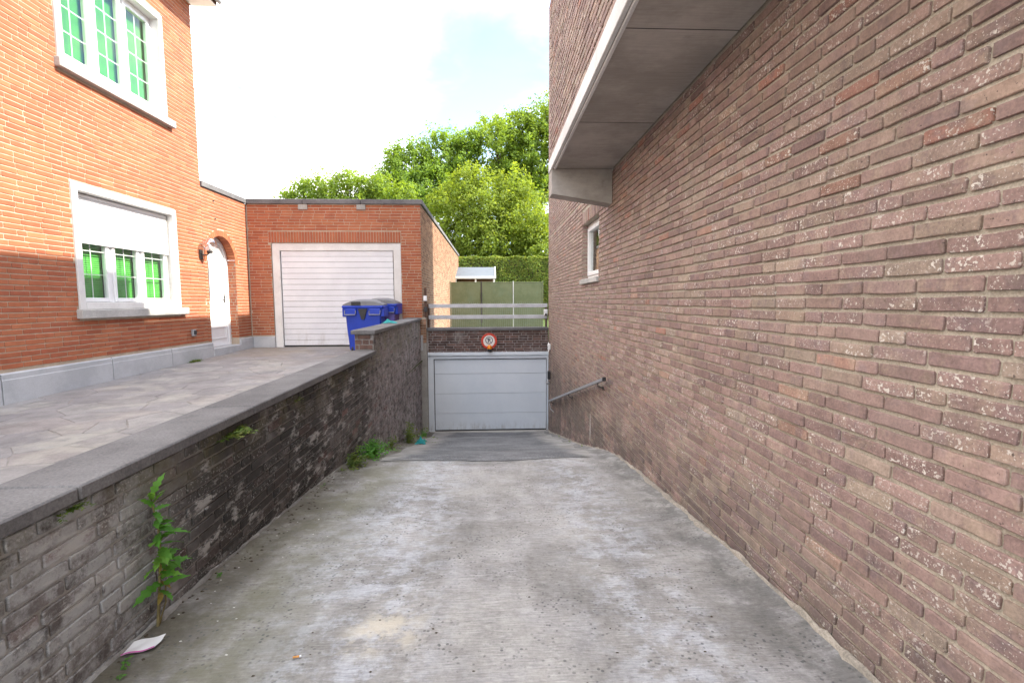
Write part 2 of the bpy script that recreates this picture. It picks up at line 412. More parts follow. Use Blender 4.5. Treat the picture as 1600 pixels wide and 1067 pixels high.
# ------------------------------------------------------------------ object helpers
def tag(o, label=None, cat=None, group=None, kind=None):
    if label: o['label'] = label
    if cat: o['category'] = cat
    if group: o['group'] = group
    if kind: o['kind'] = kind
    return o
def thing(name, label, cat, loc=(0, 0, 0), group=None, rz=0.0):
    o = bpy.data.objects.new(name, None); COL.objects.link(o)
    o.location = loc; o.rotation_euler = (0, 0, rz); o.empty_display_size = .2
    return tag(o, label, cat, group)
def link(name, me, parent=None, mats=None):
    o = bpy.data.objects.new(name, me); COL.objects.link(o)
    if parent is not None: o.parent = parent
    if mats:
        for q in (mats if isinstance(mats, (list, tuple)) else [mats]): me.materials.append(MATS[q] if isinstance(q, str) else q)
    return o
class MB:
    def __init__(s): s.v = []; s.f = []; s.mi = []; s.tint = []; s.sm = []
    def add(s, vs, fs, mi=0, tint=None, smooth=False):
        o = len(s.v); s.v.extend([tuple(p) for p in vs])
        for f in fs: s.f.append(tuple(i + o for i in f)); s.mi.append(mi); s.tint.append(tint or (0, 0, 0)); s.sm.append(smooth)
        return s
    def box(s, a, b, mi=0, bev=0.0, M=None):
        (x0, y0, z0), (x1, y1, z1) = a, b
        if bev <= 0:
            vs = [(x0, y0, z0), (x1, y0, z0), (x1, y1, z0), (x0, y1, z0), (x0, y0, z1), (x1, y0, z1), (x1, y1, z1), (x0, y1, z1)]
            fs = [(0, 3, 2, 1), (4, 5, 6, 7), (0, 1, 5, 4), (1, 2, 6, 5), (2, 3, 7, 6), (3, 0, 4, 7)]
        else:
            vs = []; fs = []
            c = ((x0 + x1) / 2, (y0 + y1) / 2, (z0 + z1) / 2); h = ((x1 - x0) / 2, (y1 - y0) / 2, (z1 - z0) / 2)
            e = min(bev, .45 * min(h)); idx = {}
            for sx in (-1, 1):
                for sy in (-1, 1):
                    for sz in (-1, 1):
                        for ax in range(3):
                            p = [c[i] + (sx, sy, sz)[i] * (h[i] - (0 if i == ax else e)) for i in range(3)]
                            idx[(sx, sy, sz, ax)] = len(vs); vs.append(tuple(p))
            I = lambda sx, sy, sz, ax: idx[(sx, sy, sz, ax)]
            for ax in range(3):
                a1, a2 = (ax + 1) % 3, (ax + 2) % 3
                for s_ in (-1, 1):
                    q = []
                    for t1, t2 in ((-1, -1), (1, -1), (1, 1), (-1, 1)):
                        d = [0, 0, 0]; d[ax] = s_; d[a1] = t1; d[a2] = t2; q.append(I(*d, ax))
                    fs.append(tuple(q if s_ > 0 else q[::-1]))
                for t1 in (-1, 1):
                    for t2 in (-1, 1):
                        d0 = [0, 0, 0]; d0[ax] = -1; d0[a1] = t1; d0[a2] = t2; d1 = list(d0); d1[ax] = 1
                        q = [I(*d0, a1), I(*d1, a1), I(*d1, a2), I(*d0, a2)]
                        fs.append(tuple(q if t1 * t2 < 0 else q[::-1]))
            for sx in (-1, 1):
                for sy in (-1, 1):
                    for sz in (-1, 1):
                        q = [I(sx, sy, sz, 0), I(sx, sy, sz, 1), I(sx, sy, sz, 2)]
                        fs.append(tuple(q if sx * sy * sz > 0 else q[::-1]))
        if M is not None: vs = [tuple(M @ Vector(p)) for p in vs]
        return s.add(vs, fs, mi)
    def tube(s, pts, rad, n=8, mi=0, cap=True):
        pts = [Vector(p) for p in pts]; rs = rad if hasattr(rad, '__len__') else [rad] * len(pts)
        vs = []; fs = []
        for i, p in enumerate(pts):
            d = (pts[min(i + 1, len(pts) - 1)] - pts[max(i - 1, 0)]).normalized()
            up = Vector((0, 0, 1)) if abs(d.z) < .95 else Vector((1, 0, 0))
            a = d.cross(up).normalized(); b = d.cross(a).normalized()
            for j in range(n):
                t = 2 * math.pi * j / n
                vs.append(p + (a * math.cos(t) + b * math.sin(t)) * rs[i])
        for i in range(len(pts) - 1):
            for j in range(n): fs.append((i * n + j, i * n + (j + 1) % n, (i + 1) * n + (j + 1) % n, (i + 1) * n + j))
        if cap: fs.append(tuple(range(n))); fs.append(tuple(reversed(range((len(pts) - 1) * n, len(pts) * n))))
        return s.add(vs, fs, mi, smooth=True)
    def prism(s, poly, a, axis='y', depth=.1, mi=0):
        """poly: list of 2-D points; extruded along axis from a to a+depth. axis y: (x,z); x: (y,z); z: (x,y)"""
        def P(p, t): return {'y': (p[0], t, p[1]), 'x': (t, p[0], p[1]), 'z': (p[0], p[1], t)}[axis]
        n = len(poly); vs = [P(p, a) for p in poly] + [P(p, a + depth) for p in poly]
        fs = [tuple(range(n)), tuple(reversed(range(n, 2 * n)))] + [(i, n + i, n + (i + 1) % n, (i + 1) % n) for i in range(n)]
        return s.add(vs, fs, mi)
    def lathe(s, c, prof, n=20, mi=0, axis='z', smooth=True):
        vs = []; fs = []
        for (r_, h) in prof:
            for j in range(n):
                t = 2 * math.pi * j / n; q = (r_ * math.cos(t), r_ * math.sin(t))
                vs.append({'z': (c[0] + q[0], c[1] + q[1], c[2] + h), 'y': (c[0] + q[0], c[1] + h, c[2] + q[1]), 'x': (c[0] + h, c[1] + q[0], c[2] + q[1])}[axis])
        for i in range(len(prof) - 1):
            for j in range(n): fs.append((i * n + j, i * n + (j + 1) % n, (i + 1) * n + (j + 1) % n, (i + 1) * n + j))
        return s.add(vs, fs, mi, smooth=smooth)
    def mesh(s, name, tint=False):
        me = bpy.data.meshes.new(name); me.from_pydata(s.v, [], s.f); 
        me.polygons.foreach_set('material_index', s.mi); me.polygons.foreach_set('use_smooth', s.sm)
        if tint:
            at = me.attributes.new('tint', 'FLOAT_VECTOR', 'FACE'); at.data.foreach_set('vector', np.array(s.tint, dtype=np.float32).ravel())
        me.update(); return me
    def build(s, name, mats, parent=None, tint=False): 
        o = link(name, s.mesh(name, tint), parent, mats)
        if tint: o.color = (0, 0, 0, 1)
        return o

# pixel footprint in the picture (used only to rank which bricks are large enough to be single objects)
def px(p):
    v = Vector(p) - Vector((0, 0, CAM_H)); d = v.dot(RF)
    if d < .2: return None
    return (800 + 750 * v.dot(RX) / d, 533.5 - 750 * v.dot(RU) / d)
def footprint(ps):
    q = [px(p) for p in ps]
    if any(t is None for t in q): return 0
    cx = sum(t[0] for t in q) / 4; cy = sum(t[1] for t in q) / 4
    if not (0 < cx < 1600 and 0 < cy < 1067): return 0
    return abs(sum(q[i][0] * q[(i + 1) % 4][1] - q[(i + 1) % 4][0] * q[i][1] for i in range(4))) / 2

# ------------------------------------------------------------------ brickwork
def brick_shape(w_, h_, dep, q, rg):
    """one brick about its own centre: x along the course, y up, z out of the wall (face at z=0)"""
    a, b = w_ / 2, h_ / 2
    if q == 0:
        e = .003
        vs = [(-a + e, -b + e, 0), (a - e, -b + e, 0), (a - e, b - e, 0), (-a + e, b - e, 0), (-a, -b, -dep), (a, -b, -dep), (a, b, -dep), (-a, b, -dep)]
        return vs, [(0, 1, 2, 3)] + [(4 + i, 4 + (i + 1) % 4, (i + 1) % 4, i) for i in range(4)]
    c = min(.0055 if q == 2 else .004, a * .4); j = (.0020 if q == 2 else .001)
    out = [(-a + c, -b), (-a * .3, -b), (a * .35, -b), (a - c, -b), (a, -b + c), (a, b - c), (a - c, b), (a * .25, b), (-a * .4, b), (-a + c, b), (-a, b - c), (-a, -b + c)]
    out = [(x + rg.uniform(-j, j), y + rg.uniform(-j, j)) for x, y in out]
    n = len(out); e = .0032 if q == 2 else .0025
    def ins(p, e): return (p[0] - math.copysign(min(e, abs(p[0])), p[0]) * (abs(p[0]) > a - 2 * c), p[1] - math.copysign(e, p[1]))
    vs = [(*ins(p, e), rg.uniform(-.0012, .0008)) for p in out] + [(p[0], p[1], -e * rg.uniform(.8, 1.4)) for p in out] + [(p[0], p[1], -dep) for p in out]
    fs = [tuple(range(n))]
    for k in (0, 1): fs += [((k + 1) * n + i, (k + 1) * n + (i + 1) % n, k * n + (i + 1) % n, k * n + i) for i in range(n)]
    return vs, fs

class Frame:
    def __init__(s, O, U, N): s.O = Vector(O); s.U = Vector(U).normalized(); s.N = Vector(N).normalized(); s.V = Vector((0, 0, 1))
    def P(s, u, v, n=0.0): return s.O + s.U * u + s.V * v + s.N * n
    def rot(s): return Matrix((s.U, s.V, s.N)).transposed()

def lay(fr, u0, u1, v0, v1, L, H, joint, excl=(), header=.3, rg=None, zmin=None, vj=None):
    """list of bricks (u_a,u_b,v_a,v_b); excl = rectangles or callables(v)->interval"""
    rg = rg or random; out = []; nrow = int(math.ceil((v1 - v0) / H)); hj = joint / 2
    for k_ in range(nrow):
        va = v1 - (k_ + 1) * H + hj; vb = v1 - k_ * H - hj
        if vb < v0 + .02: break
        u = u0 - rg.random() * L
        cuts = []
        for e in excl:
            if callable(e):
                iv = e((va + vb) / 2)
                if iv: cuts.append(iv)
            elif e[2] < vb - .008 and e[3] > va + .008: cuts.append((e[0], e[1]))
        lasth = False
        while u < u1:
            ishead = (rg.random() < header) and not lasth
            lasth = ishead
            ln = (L * .5 if ishead else L) * rg.uniform(.985, 1.01)
            uj = (vj or joint) / 2; a, b = max(u + uj, u0), min(u + ln - uj, u1); u += ln
            segs = [(a, b)]
            for c0, c1 in cuts:
                ns = []
                for s0, s1 in segs:
                    if c1 <= s0 or c0 >= s1: ns.append((s0, s1)); continue
                    if c0 - hj > s0: ns.append((s0, c0 - hj))
                    if c1 + hj < s1: ns.append((c1 + hj, s1))
                segs = ns
            for s0, s1 in segs:
                if s1 - s0 < .022: continue
                if zmin and fr.O.z + vb < zmin(fr.P((s0 + s1) / 2, 0).y) - .02: continue
                out.append((s0, s1, va, vb))
    return out

def make_bricks(fr, bricks, parent, mat, rg, proud=.0, jit=.002, dep=.03, single=300, q1px=60, tintf=None, minpx=10.0, skew=.004, wob=.0):
    """the `single` largest-looking bricks become objects, the rest one joined part"""
    rows = []
    for bk in bricks:
        a, b, c, d = bk
        pf = footprint([fr.P(a, c), fr.P(b, c), fr.P(b, d), fr.P(a, d)])
        rows.append((pf, bk))
    rows.sort(key=lambda t: -t[0])
    mb = MB(); cache = {}; rot = fr.rot(); ns = 0
    for i, (pf, (a, b, c, d)) in enumerate(rows):
        cu, cv = (a + b) / 2, (c + d) / 2; wd, ht = b - a, d - c
        P = fr.P(cu, cv, 0)
        t = tintf(P, rg) if tintf else (rg.random(), rg.random(), rg.random())
        cv += wob * (math.sin(cu * 1.9 + cv * 3.1) + .6 * math.sin(cu * 5.3 + cv * 17))
        off = proud + rg.uniform(-jit, jit); ang = rg.uniform(-skew, skew)
        if ns < single and pf > minpx * 4:
            ns += 1
            key = (round(wd / .006), round(ht, 3), rg.randrange(5))
            me = cache.get(key)
            if me is None:
                vs, fs = brick_shape(round(wd / .006) * .006, ht, dep, 2, rg)
                me = bpy.data.meshes.new('brick'); me.from_pydata(vs, [], fs); me.materials.append(MATS[mat]); cache[key] = me
            o = bpy.data.objects.new('brick', me); COL.objects.link(o)
            M = rot.to_4x4() @ Matrix.Rotation(ang, 4, 'Z'); M.translation = fr.P(cu, cv, off)
            o.parent = parent; o.matrix_parent_inverse = Matrix.Translation(-Vector(parent.location)); o.matrix_basis = M
            o.color = (*t, 1)
        else:
            vs, fs = brick_shape(wd, ht, dep, 2 if pf > q1px * 3 else (1 if pf > q1px else 0), rg)
            ca, sa = math.cos(ang), math.sin(ang)
            mb.add([fr.P(cu + x * ca - y * sa, cv + x * sa + y * ca, off + z) - Vector(parent.location) for x, y, z in vs], fs, 0, t)
    if mb.v:
        o = mb.build('brick_courses', mat, parent, True); o['kind'] = 'stuff'

def sheet(mb, fr, u0, u1, v0, v1, holes, n=0.0, mi=0):
    us = sorted({u0, u1, *[min(max(h[i], u0), u1) for h in holes for i in (0, 1)]}); vs = sorted({v0, v1, *[min(max(h[i], v0), v1) for h in holes for i in (2, 3)]})
    for a, b in zip(us, us[1:]):
        for c, d in zip(vs, vs[1:]):
            mu, mv = (a + b) / 2, (c + d) / 2
            if any(h[0] < mu < h[1] and h[2] < mv < h[3] for h in holes): continue
            mb.add([fr.P(a, c, n), fr.P(b, c, n), fr.P(b, d, n), fr.P(a, d, n)], [(0, 1, 2, 3)], mi)

# ------------------------------------------------------------------ levels
GP = [(-4, .03), (0.5, .03), (1.7, .012), (2.3, -.015), (2.85, -.057), (3.8, -.150), (5.0, -.270), (6.0, -.42), (7.0, -.70), (8.35, -1.03), (10.4, -1.47), (12.0, -1.86), (12.6, -1.93)]
_gx = np.array([p[0] for p in GP]); _gz = np.array([p[1] for p in GP])
_fx = np.linspace(-4, 12.6, 333); _fz = np.interp(_fx, _gx, _gz)
_k = np.hanning(41); _k /= _k.sum(); _fz = np.convolve(np.pad(_fz, 20, mode='edge'), _k, 'valid')
def zr(y): return float(np.interp(y, _fx, _fz))
def lx(y): return -1.60 - .0155 * y            # face of the left ramp wall
def zt(y): return .18 + .018 * y               # terrace level
XH, YG, XG, XR, YR = -6.0, 12.3, -1.74, 1.5, 12.5

# ------------------------------------------------------------------ setting: ground
mb = MB()
ny = 170; nx = 44; vs = []; fs = []
for i in range(ny + 1):
    y = -3 + 15.5 * i / ny
    for j in range(nx + 1):
        t = j / nx; x = (lx(y) - .05) * (1 - t) + (XR + .05) * t
        z = zr(y) + .012 * math.sin(x * 2.1 + y * .8) * .5 + RNG.normal(0, .0008)
        z += .035 * max(0, (x - 1.28) / .25) ** 1.5 + .02 * max(0, (-x - 1.38) / .25)
        vs.append((x, y, z))
for i in range(ny):
    for j in range(nx):
        a = i * (nx + 1) + j; fs.append((a, a + 1, a + nx + 2, a + nx + 1))
mb.add(vs, fs, 0, smooth=True)
ramp = tag(mb.build('ramp', 'ramp'), 'grey concrete driveway ramp sloping down to the low garage door', kind='structure')
mb = MB(); vs = []; fs = []; ny, nx = 60, 30
for i in range(ny + 1):
    for j in range(nx + 1):
        t = j / nx; y0 = 5.62 + .05 * math.sin(t * 9) + RNG.uniform(-.02, .02); y = y0 + (12.34 - y0) * i / ny
        xl = -1.46 + .03 * math.sin(y * 3) + .05 * max(0, 8.6 - y); xr_ = 1.36 + .03 * math.sin(y * 4 + 1) - .05 * max(0, 8.2 - y)
        x = xl * (1 - t) + xr_ * t
        vs.append((x, y, zr(y) + .012 * math.sin(x * 2.1 + y * .8) * .5 + .006 + .035 * max(0, (x - 1.28) / .25) ** 1.5 + .02 * max(0, (-x - 1.38) / .25)))
for i in range(ny):
    for j in range(nx):
        a = i * (nx + 1) + j; fs.append((a, a + 1, a + nx + 2, a + nx + 1))
mb.add(vs, fs, 0, smooth=True)
tag(mb.build('asphalt_strip', 'asphalt'), 'dark rough asphalt strip at the foot of the ramp', kind='structure')
# mortar fillets along both wall feet
def fillet(name, side, y0, y1, label):
    mb = MB(); vs = []; fs = []; n = int((y1 - y0) / .045); wv = 0.0; hv = 0.0
    for i in range(n + 1):
        y = y0 + (y1 - y0) * i / n; wv = .8 * wv + RNG.normal(0, .010); hv = .7 * hv + RNG.normal(0, .006)
        wd = max(.012, (.022 if side > 0 else .012) + wv * .9); ht = max(.006, (.012 if side > 0 else .004) + hv * .8); X = XR - .004 if side > 0 else lx(y) + .004; g = zr(y)
        gx = .035 * (.22 / .25) ** 1.5 if side > 0 else .02
        for (dx, dz) in ((0, ht + gx), (.35 * wd, ht * .85 + gx), (.8 * wd, ht * .4 + gx), (wd, -.02)):
            vs.append((X - side * dx + RNG.normal(0, .002), y, g + dz + RNG.normal(0, .002)))
    for i in range(n):
        for j in range(3):
            a = i * 4 + j; f = (a, a + 4, a + 5, a + 1); fs.append(f if side < 0 else f[::-1])
    mb.add(vs, fs, 0, smooth=True)
    tag(mb.build(name, 'fillet' if side > 0 else 'lmortar'), label, kind='structure')
fillet('mortar_fillet', 1, -1, 12.4, 'rough sandy mortar fillet where the ramp meets the right hand wall')
fillet('mortar_fillet', -1, -1, 12.1, 'dirty mortar fillet at the foot of the stained left wall')

def flat(name, rects, mat, label):
    mb = MB()
    for (x0, y0, x1, y1, z) in rects: mb.add([(x0, y0, z), (x1, y0, z), (x1, y1, z), (x0, y1, z)], [(0, 1, 2, 3)])
    return tag(mb.build(name, mat), label, kind='structure')
flat('street', [(-300, -300, 300, -2.9, .018)], 'street', 'street surface in front of the ramp')
flat('ground', [(-300, -2.9, -1.75, 12.35, .02), (1.9, -2.9, 300, 12.5, .02), (-300, 12.35, -1.75, 400, .40), (-1.75, 12.75, 1.56, 400, .44), (1.56, 12.5, 300, 400, .40)], 'grass', 'grassy ground around the buildings')

# terrace with crazy paving
def clip(poly, nx_, ny_, d):
    out = []
    for i in range(len(poly)):
        p, q = poly[i], poly[(i + 1) % len(poly)]; a = p[0] * nx_ + p[1] * ny_ - d; b = q[0] * nx_ + q[1] * ny_ - d
        if a <= 0: out.append(p)
        if (a < 0) != (b < 0) and abs(a - b) > 1e-9: t = a / (a - b); out.append((p[0] + (q[0] - p[0]) * t, p[1] + (q[1] - p[1]) * t))
    return out
mb = MB(); vs = []
for y in (-1, 12.36): vs += [(XH - .1, y, zt(y) - .0035), (lx(y) - .2, y, zt(y) - .0035)]
mb.add(vs, [(0, 1, 3, 2)])
terrace = tag(mb.build('terrace', 'pavejoint'), 'raised forecourt of irregular flat paving stones beside the orange brick house', kind='structure')
seeds = []
cs = .47; yy = .2; row = 0
while yy < 12.3:
    xx = -5.95 + (row % 2) * cs * .5
    while xx < -1.8: seeds.append((xx + random.uniform(-.17, .17), yy + random.uniform(-.17, .17))); xx += cs
    yy += cs * .92; row += 1
sd = np.array(seeds)
for i, p in enumerate(seeds):
    poly = [(-5.96, max(.0, p[1] - 1)), (-1.80, max(.0, p[1] - 1)), (-1.80, min(12.26, p[1] + 1)), (-5.96, min(12.26, p[1] + 1))]
    d2 = ((sd - np.array(p)) ** 2).sum(1)
    for j in np.argsort(d2)[1:16]:
        q = seeds[j]; nn = math.hypot(q[0] - p[0], q[1] - p[1]); nx_, ny_ = (q[0] - p[0]) / nn, (q[1] - p[1]) / nn
        poly = clip(poly, nx_, ny_, (p[0] + q[0]) / 2 * nx_ + (p[1] + q[1]) / 2 * ny_ - random.uniform(.002, .005))
        if len(poly) < 3: break
    if len(poly) < 3: continue
    # rough the edges a little
    pts = []
    for a, b in zip(poly, poly[1:] + poly[:1]):
        pts.append(a)
        if math.hypot(b[0] - a[0], b[1] - a[1]) > .15: pts.append(((a[0] + b[0]) / 2 + random.uniform(-.012, .012), (a[1] + b[1]) / 2 + random.uniform(-.012, .012)))
    cx = sum(t[0] for t in pts) / len(pts); cy = sum(t[1] for t in pts) / len(pts); n = len(pts); up = random.uniform(.0, .003); tx, ty = random.uniform(-.004, .004), random.uniform(-.004, .004)
    Z = lambda t, dz: zt(t[1]) + dz + tx * (t[0] - cx) + ty * (t[1] - cy)
    ins = [(cx + (t[0] - cx) * .98, cy + (t[1] - cy) * .98) for t in pts]
    mb = MB(); mb.add([(t[0], t[1], Z(t, up)) for t in ins] + [(t[0], t[1], Z(t, up - .003)) for t in pts] + [(t[0], t[1], Z(t, -.03)) for t in pts],
        [tuple(range(n))] + [(n + k_, n + (k_ + 1) % n, (k_ + 1) % n, k_) for k_ in range(n)] + [(2 * n + k_, 2 * n + (k_ + 1) % n, n + (k_ + 1) % n, n + k_) for k_ in range(n)])
    o = mb.build('paving_stone', 'paving', terrace); o.color = (random.random(), random.random(), random.random(), 1)

# ------------------------------------------------------------------ right-hand building
rg = random.Random(11)
bld = thing('apartment_building', 'tall purple brown brick building with a concrete overhang right of the ramp', 'building', (5, 6, 0))
BO = Vector(bld.location)
frR = Frame((XR, 0, 0), (0, -1, 0), (-1, 0, 0))           # u = -y
WIN = (-7.885, -6.70, 1.84, 2.745)
def sub(mb, loc): mb.v = [(p[0] - loc[0], p[1] - loc[1], p[2] - loc[2]) for p in mb.v]; return mb
mb = MB()
sheet(mb, frR, -YR, 3, -3, 8.75, [WIN, (-6.2, 3, 3.2, 8.75)], -.012)
for fr_, u0, u1, v0, v1 in ((Frame((.76, 0, 0), (0, -1, 0), (-1, 0, 0)), -6.2, 3, 3.27, 9.7),
                            (Frame((.76, 6.2, 0), (-1, 0, 0), (0, 1, 0)), -8.2, 0, 3.27, 9.7),
                            (Frame((XR, YR, 0), (-1, 0, 0), (0, 1, 0)), -7.5, 0, -3, 8.75)):
    sheet(mb, fr_, u0, u1, v0, v1, [], -.010)
mb.box((.78, -3, 9.6), (9, 6.185, 9.7))
mb.box((XR + .02, 6.19, 8.65), (9, YR - .02, 8.75))
mb.box((XR + .01, 6.19, 8.751), (9, 8.7, 9.7))  # unseen higher roof block, sized to step the shadow on the house facade
mb.box((1.82, YR + .012, -.5), (9, 14.78, 9.07))  # unseen rear annex, added so its shadow falls on the garage flank
mb.box((8.9, -3, -1), (9, YR - .02, 9.6)); mb.box((XR + .02, -3, -1), (8.9, -2.9, 9.6))
sub(mb, BO).build('wall', 'rmortar', bld)
def tint_r(P, rg):
    t = rg.random()
    t = rg.gauss(.42, .13) if t < .88 else rg.gauss(.72, .08)
    if rg.random() < .022: t = rg.uniform(.88, 1.0)
    low = zr(P.y) + .45 - P.z
    if low > 0 and rg.random() < low * 1.6: t = rg.uniform(0, .16)
    if P.z > 2.0: t += .10
    return (min(max(t, 0), 1), rg.random(), rg.random())
HR, LR, JR = .0630, .240, .0155
soldier = (WIN[0] - .06, WIN[1] + .06, WIN[3], WIN[3] + .20)
bk = lay(frR, -YR, -.2, -2.0, 3.118, LR, HR, JR, [WIN, soldier], .2, rg, zr, .0105)
bk += lay(frR, -YR, -6.2, 3.118, 8.75, LR, HR, JR, [], .2, rg)
n = 21; du = (soldier[1] - soldier[0]) / n
bk += [(soldier[0] + i * du + .005, soldier[0] + (i + 1) * du - .005, soldier[2] + .004, soldier[3] - .006) for i in range(n)]
make_bricks(frR, bk, bld, 'rbrick', rg, .0, .0028, .03, 300, 40, tint_r, 10.0, .007, .0022)
frB = Frame((.76, 0, 0), (0, -1, 0), (-1, 0, 0))
make_bricks(frB, lay(frB, -6.2, -1.8, 3.272, 8.9, LR, HR, JR, [], .2, rg), bld, 'rbrick', rg, .0, .0025, .03, 0, 40, tint_r)
# slab, drip edge and tapered beam
mb = MB()
mb.box((.775, -3, 3.135), (XR - .002, 6.0, 3.262)); sub(mb, BO).build('concrete_slab', 'soffit', bld)
mb = MB(); mb.box((.742, -3, 3.128), (.773, 6.21, 3.268), 0, .004); mb.box((.776, -3, 3.112), (.800, 5.93, 3.133), 0, .003)
sub(mb, BO).build('slab_edge', 'paleconc', bld)
mb = MB()
for yj in (2.95, 4.45): mb.box((.80, yj, 3.1335), (XR - .004, yj + .006, 3.1345))
sub(mb, BO).build('shutter_joint', 'dark', bld)
mb = MB(); mb.prism([(.752, 2.832), (XR - .003, 2.716), (XR - .003, 3.131), (.752, 3.131)], 5.965, 'y', .235)
sub(mb, BO).build('beam', 'soffit', bld)
# window in the right wall
def rect_frame(mb, fr, u0, u1, v0, v1, t, n0, n1, bev=.004, tb=None):
    tb = tb or t; M = fr.rot().to_4x4(); M.translation = fr.O
    mb.box((u0, v0, n0), (u0 + t, v1, n1), 0, bev, M); mb.box((u1 - t, v0, n0), (u1, v1, n1), 0, bev, M)
    mb.box((u0 + t, v1 - t, n0), (u1 - t, v1, n1), 0, bev, M); mb.box((u0 + t, v0, n0), (u1 - t, v0 + tb, n1), 0, bev, M)
def fbox(mb, fr, a, b, bev=.0):
    M = fr.rot().to_4x4(); M.translation = fr.O; mb.box(a, b, 0, bev, M)
u0, u1, v0, v1 = WIN
mb = MB(); rect_frame(mb, frR, u0 + .002, u1 - .002, v0 + .03, v1 - .002, .055, -.165, -.095)
winr = sub(mb, BO).build('window', 'pvc', bld)
mb = MB(); rect_frame(mb, frR, u0 + .06, u1 - .06, v0 + .088, v1 - .06, .06, -.150, -.075); sub(mb, BO).build('sash', 'pvc', winr)
mb = MB(); fbox(mb, frR, (u0 + .12, v0 + .15, -.122), (u1 - .12, v1 - .12, -.116)); sub(mb, BO).build('pane', 'glass', winr)
mb = MB(); fbox(mb, frR, (u0 + .1, v0 + .1, -.30), (u1 - .1, v1 - .1, -.29)); sub(mb, BO).build('curtain', 'paper', winr)
mb = MB(); fbox(mb, frR, (u0 - .06, v0 - .045, -.17), (u1 + .03, v0 + .028, .035), .005); sub(mb, BO).build('sill', 'sillstone', winr)
mb = MB()      # brick reveals of the opening
for (a, b, c, d) in ((u0 - .0, u0 + .001, v0, v1), (u1 - .001, u1, v0, v1)): fbox(mb, frR, (a, c, -.17), (b, d, -.012))
fbox(mb, frR, (u0, v1 - .001, -.17), (u1, v1, -.012)); sub(mb, BO).build('reveal', 'rmortar', winr)
for uu, nn in ((u0 + .002, 1), (u1 - .002, -1)):
    fr_ = Frame(frR.P(uu, 0), frR.N if nn < 0 else -frR.N, frR.U * nn)
    a, b = (-.17, -.004) if nn < 0 else (.004, .17)
    bb = [(a, b, v, min(v + HR - JR, v1)) for v in np.arange(v0 + .03, v1 - .03, HR)]
    mb = MB()
    for q in bb:
        vs, fs = brick_shape(q[1] - q[0], q[3] - q[2], .01, 0, rg)
        mb.add([fr_.P((q[0] + q[1]) / 2 + x, (q[2] + q[3]) / 2 + y, .006 + z) - BO for x, y, z in vs], fs, 0, tint_r(Vector((0, 6, 1)), rg))
    o = mb.build('reveal_brick', 'rbrick', winr, True); o['kind'] = 'stuff'

# ------------------------------------------------------------------ house
rg = random.Random(5)
house = thing('house', 'two storey orange brick house with green blinds behind white windows', 'house', (-10, 5, 0))
HO = Vector(house.location)
frH = Frame((XH, 0, 0), (0, 1, 0), (1, 0, 0))
HH, LH, JH = .0700, .270, .0135
GW = (7.29, 9.59, 1.30, 3.275); UW = (7.25, 9.53, 4.80, 6.745)
DU0, DU1, DV0 = 10.57, 11.69, .55; DC = (DU0 + DU1) / 2; DR = (DU1 - DU0) / 2; SPR = 2.44
mb = MB()
holes = [GW, UW, (DU0, DU1, .0, SPR + DR)]
sheet(mb, frH, -2, 10.45, .60, 7.55, holes, -.006)
sheet(mb, frH, 10.45, YG + .25, .2, 3.93, holes, -.006)
for i in range(20):
    a0, a1 = math.pi * i / 20, math.pi * (i + 1) / 20
    p0 = (DC + DR * math.cos(a0), SPR + DR * math.sin(a0)); p1 = (DC + DR * math.cos(a1), SPR + DR * math.sin(a1))
    mb.add([frH.P(*p0, -.006), frH.P(p0[0], SPR + DR, -.006), frH.P(p1[0], SPR + DR, -.006), frH.P(*p1, -.006)], [(0, 1, 2, 3)])
mb.box((-14, 10.35, .0), (XH - .007, 10.45, 7.55)); mb.box((-14, -2, 0), (-13.9, 10.34, 7.55)); mb.box((-13.9, -2, 0), (XH - .007, -1.9, 7.55))
mb.box((-14, 10.452, 3.80), (XH - .007, 26, 3.92)); mb.box((-14, 10.452, 0), (-13.9, 26, 3.79))
mb.box((-13.9, -1.9, 4.0), (XH - .45, 10.34, 4.1))
sub(mb, HO).build('wall', 'hmortar', house)
def arch_ex(v):
    ro = DR + .125
    if v < .25: return None
    if v <= SPR: return (DU0, DU1)
    if v < SPR + ro: 
        h = math.sqrt(max(0, ro * ro - (v - SPR) ** 2)); return (DC - h, DC + h)
bk = lay(frH, 4.6, 10.45, .685, 7.5, LH, HH, JH, [GW, UW, arch_ex], .12, rg, None, .008)
bk += lay(frH, 10.45, YG - .004, .685, 3.92, LH, HH, JH, [arch_ex], .12, rg, None, .008)
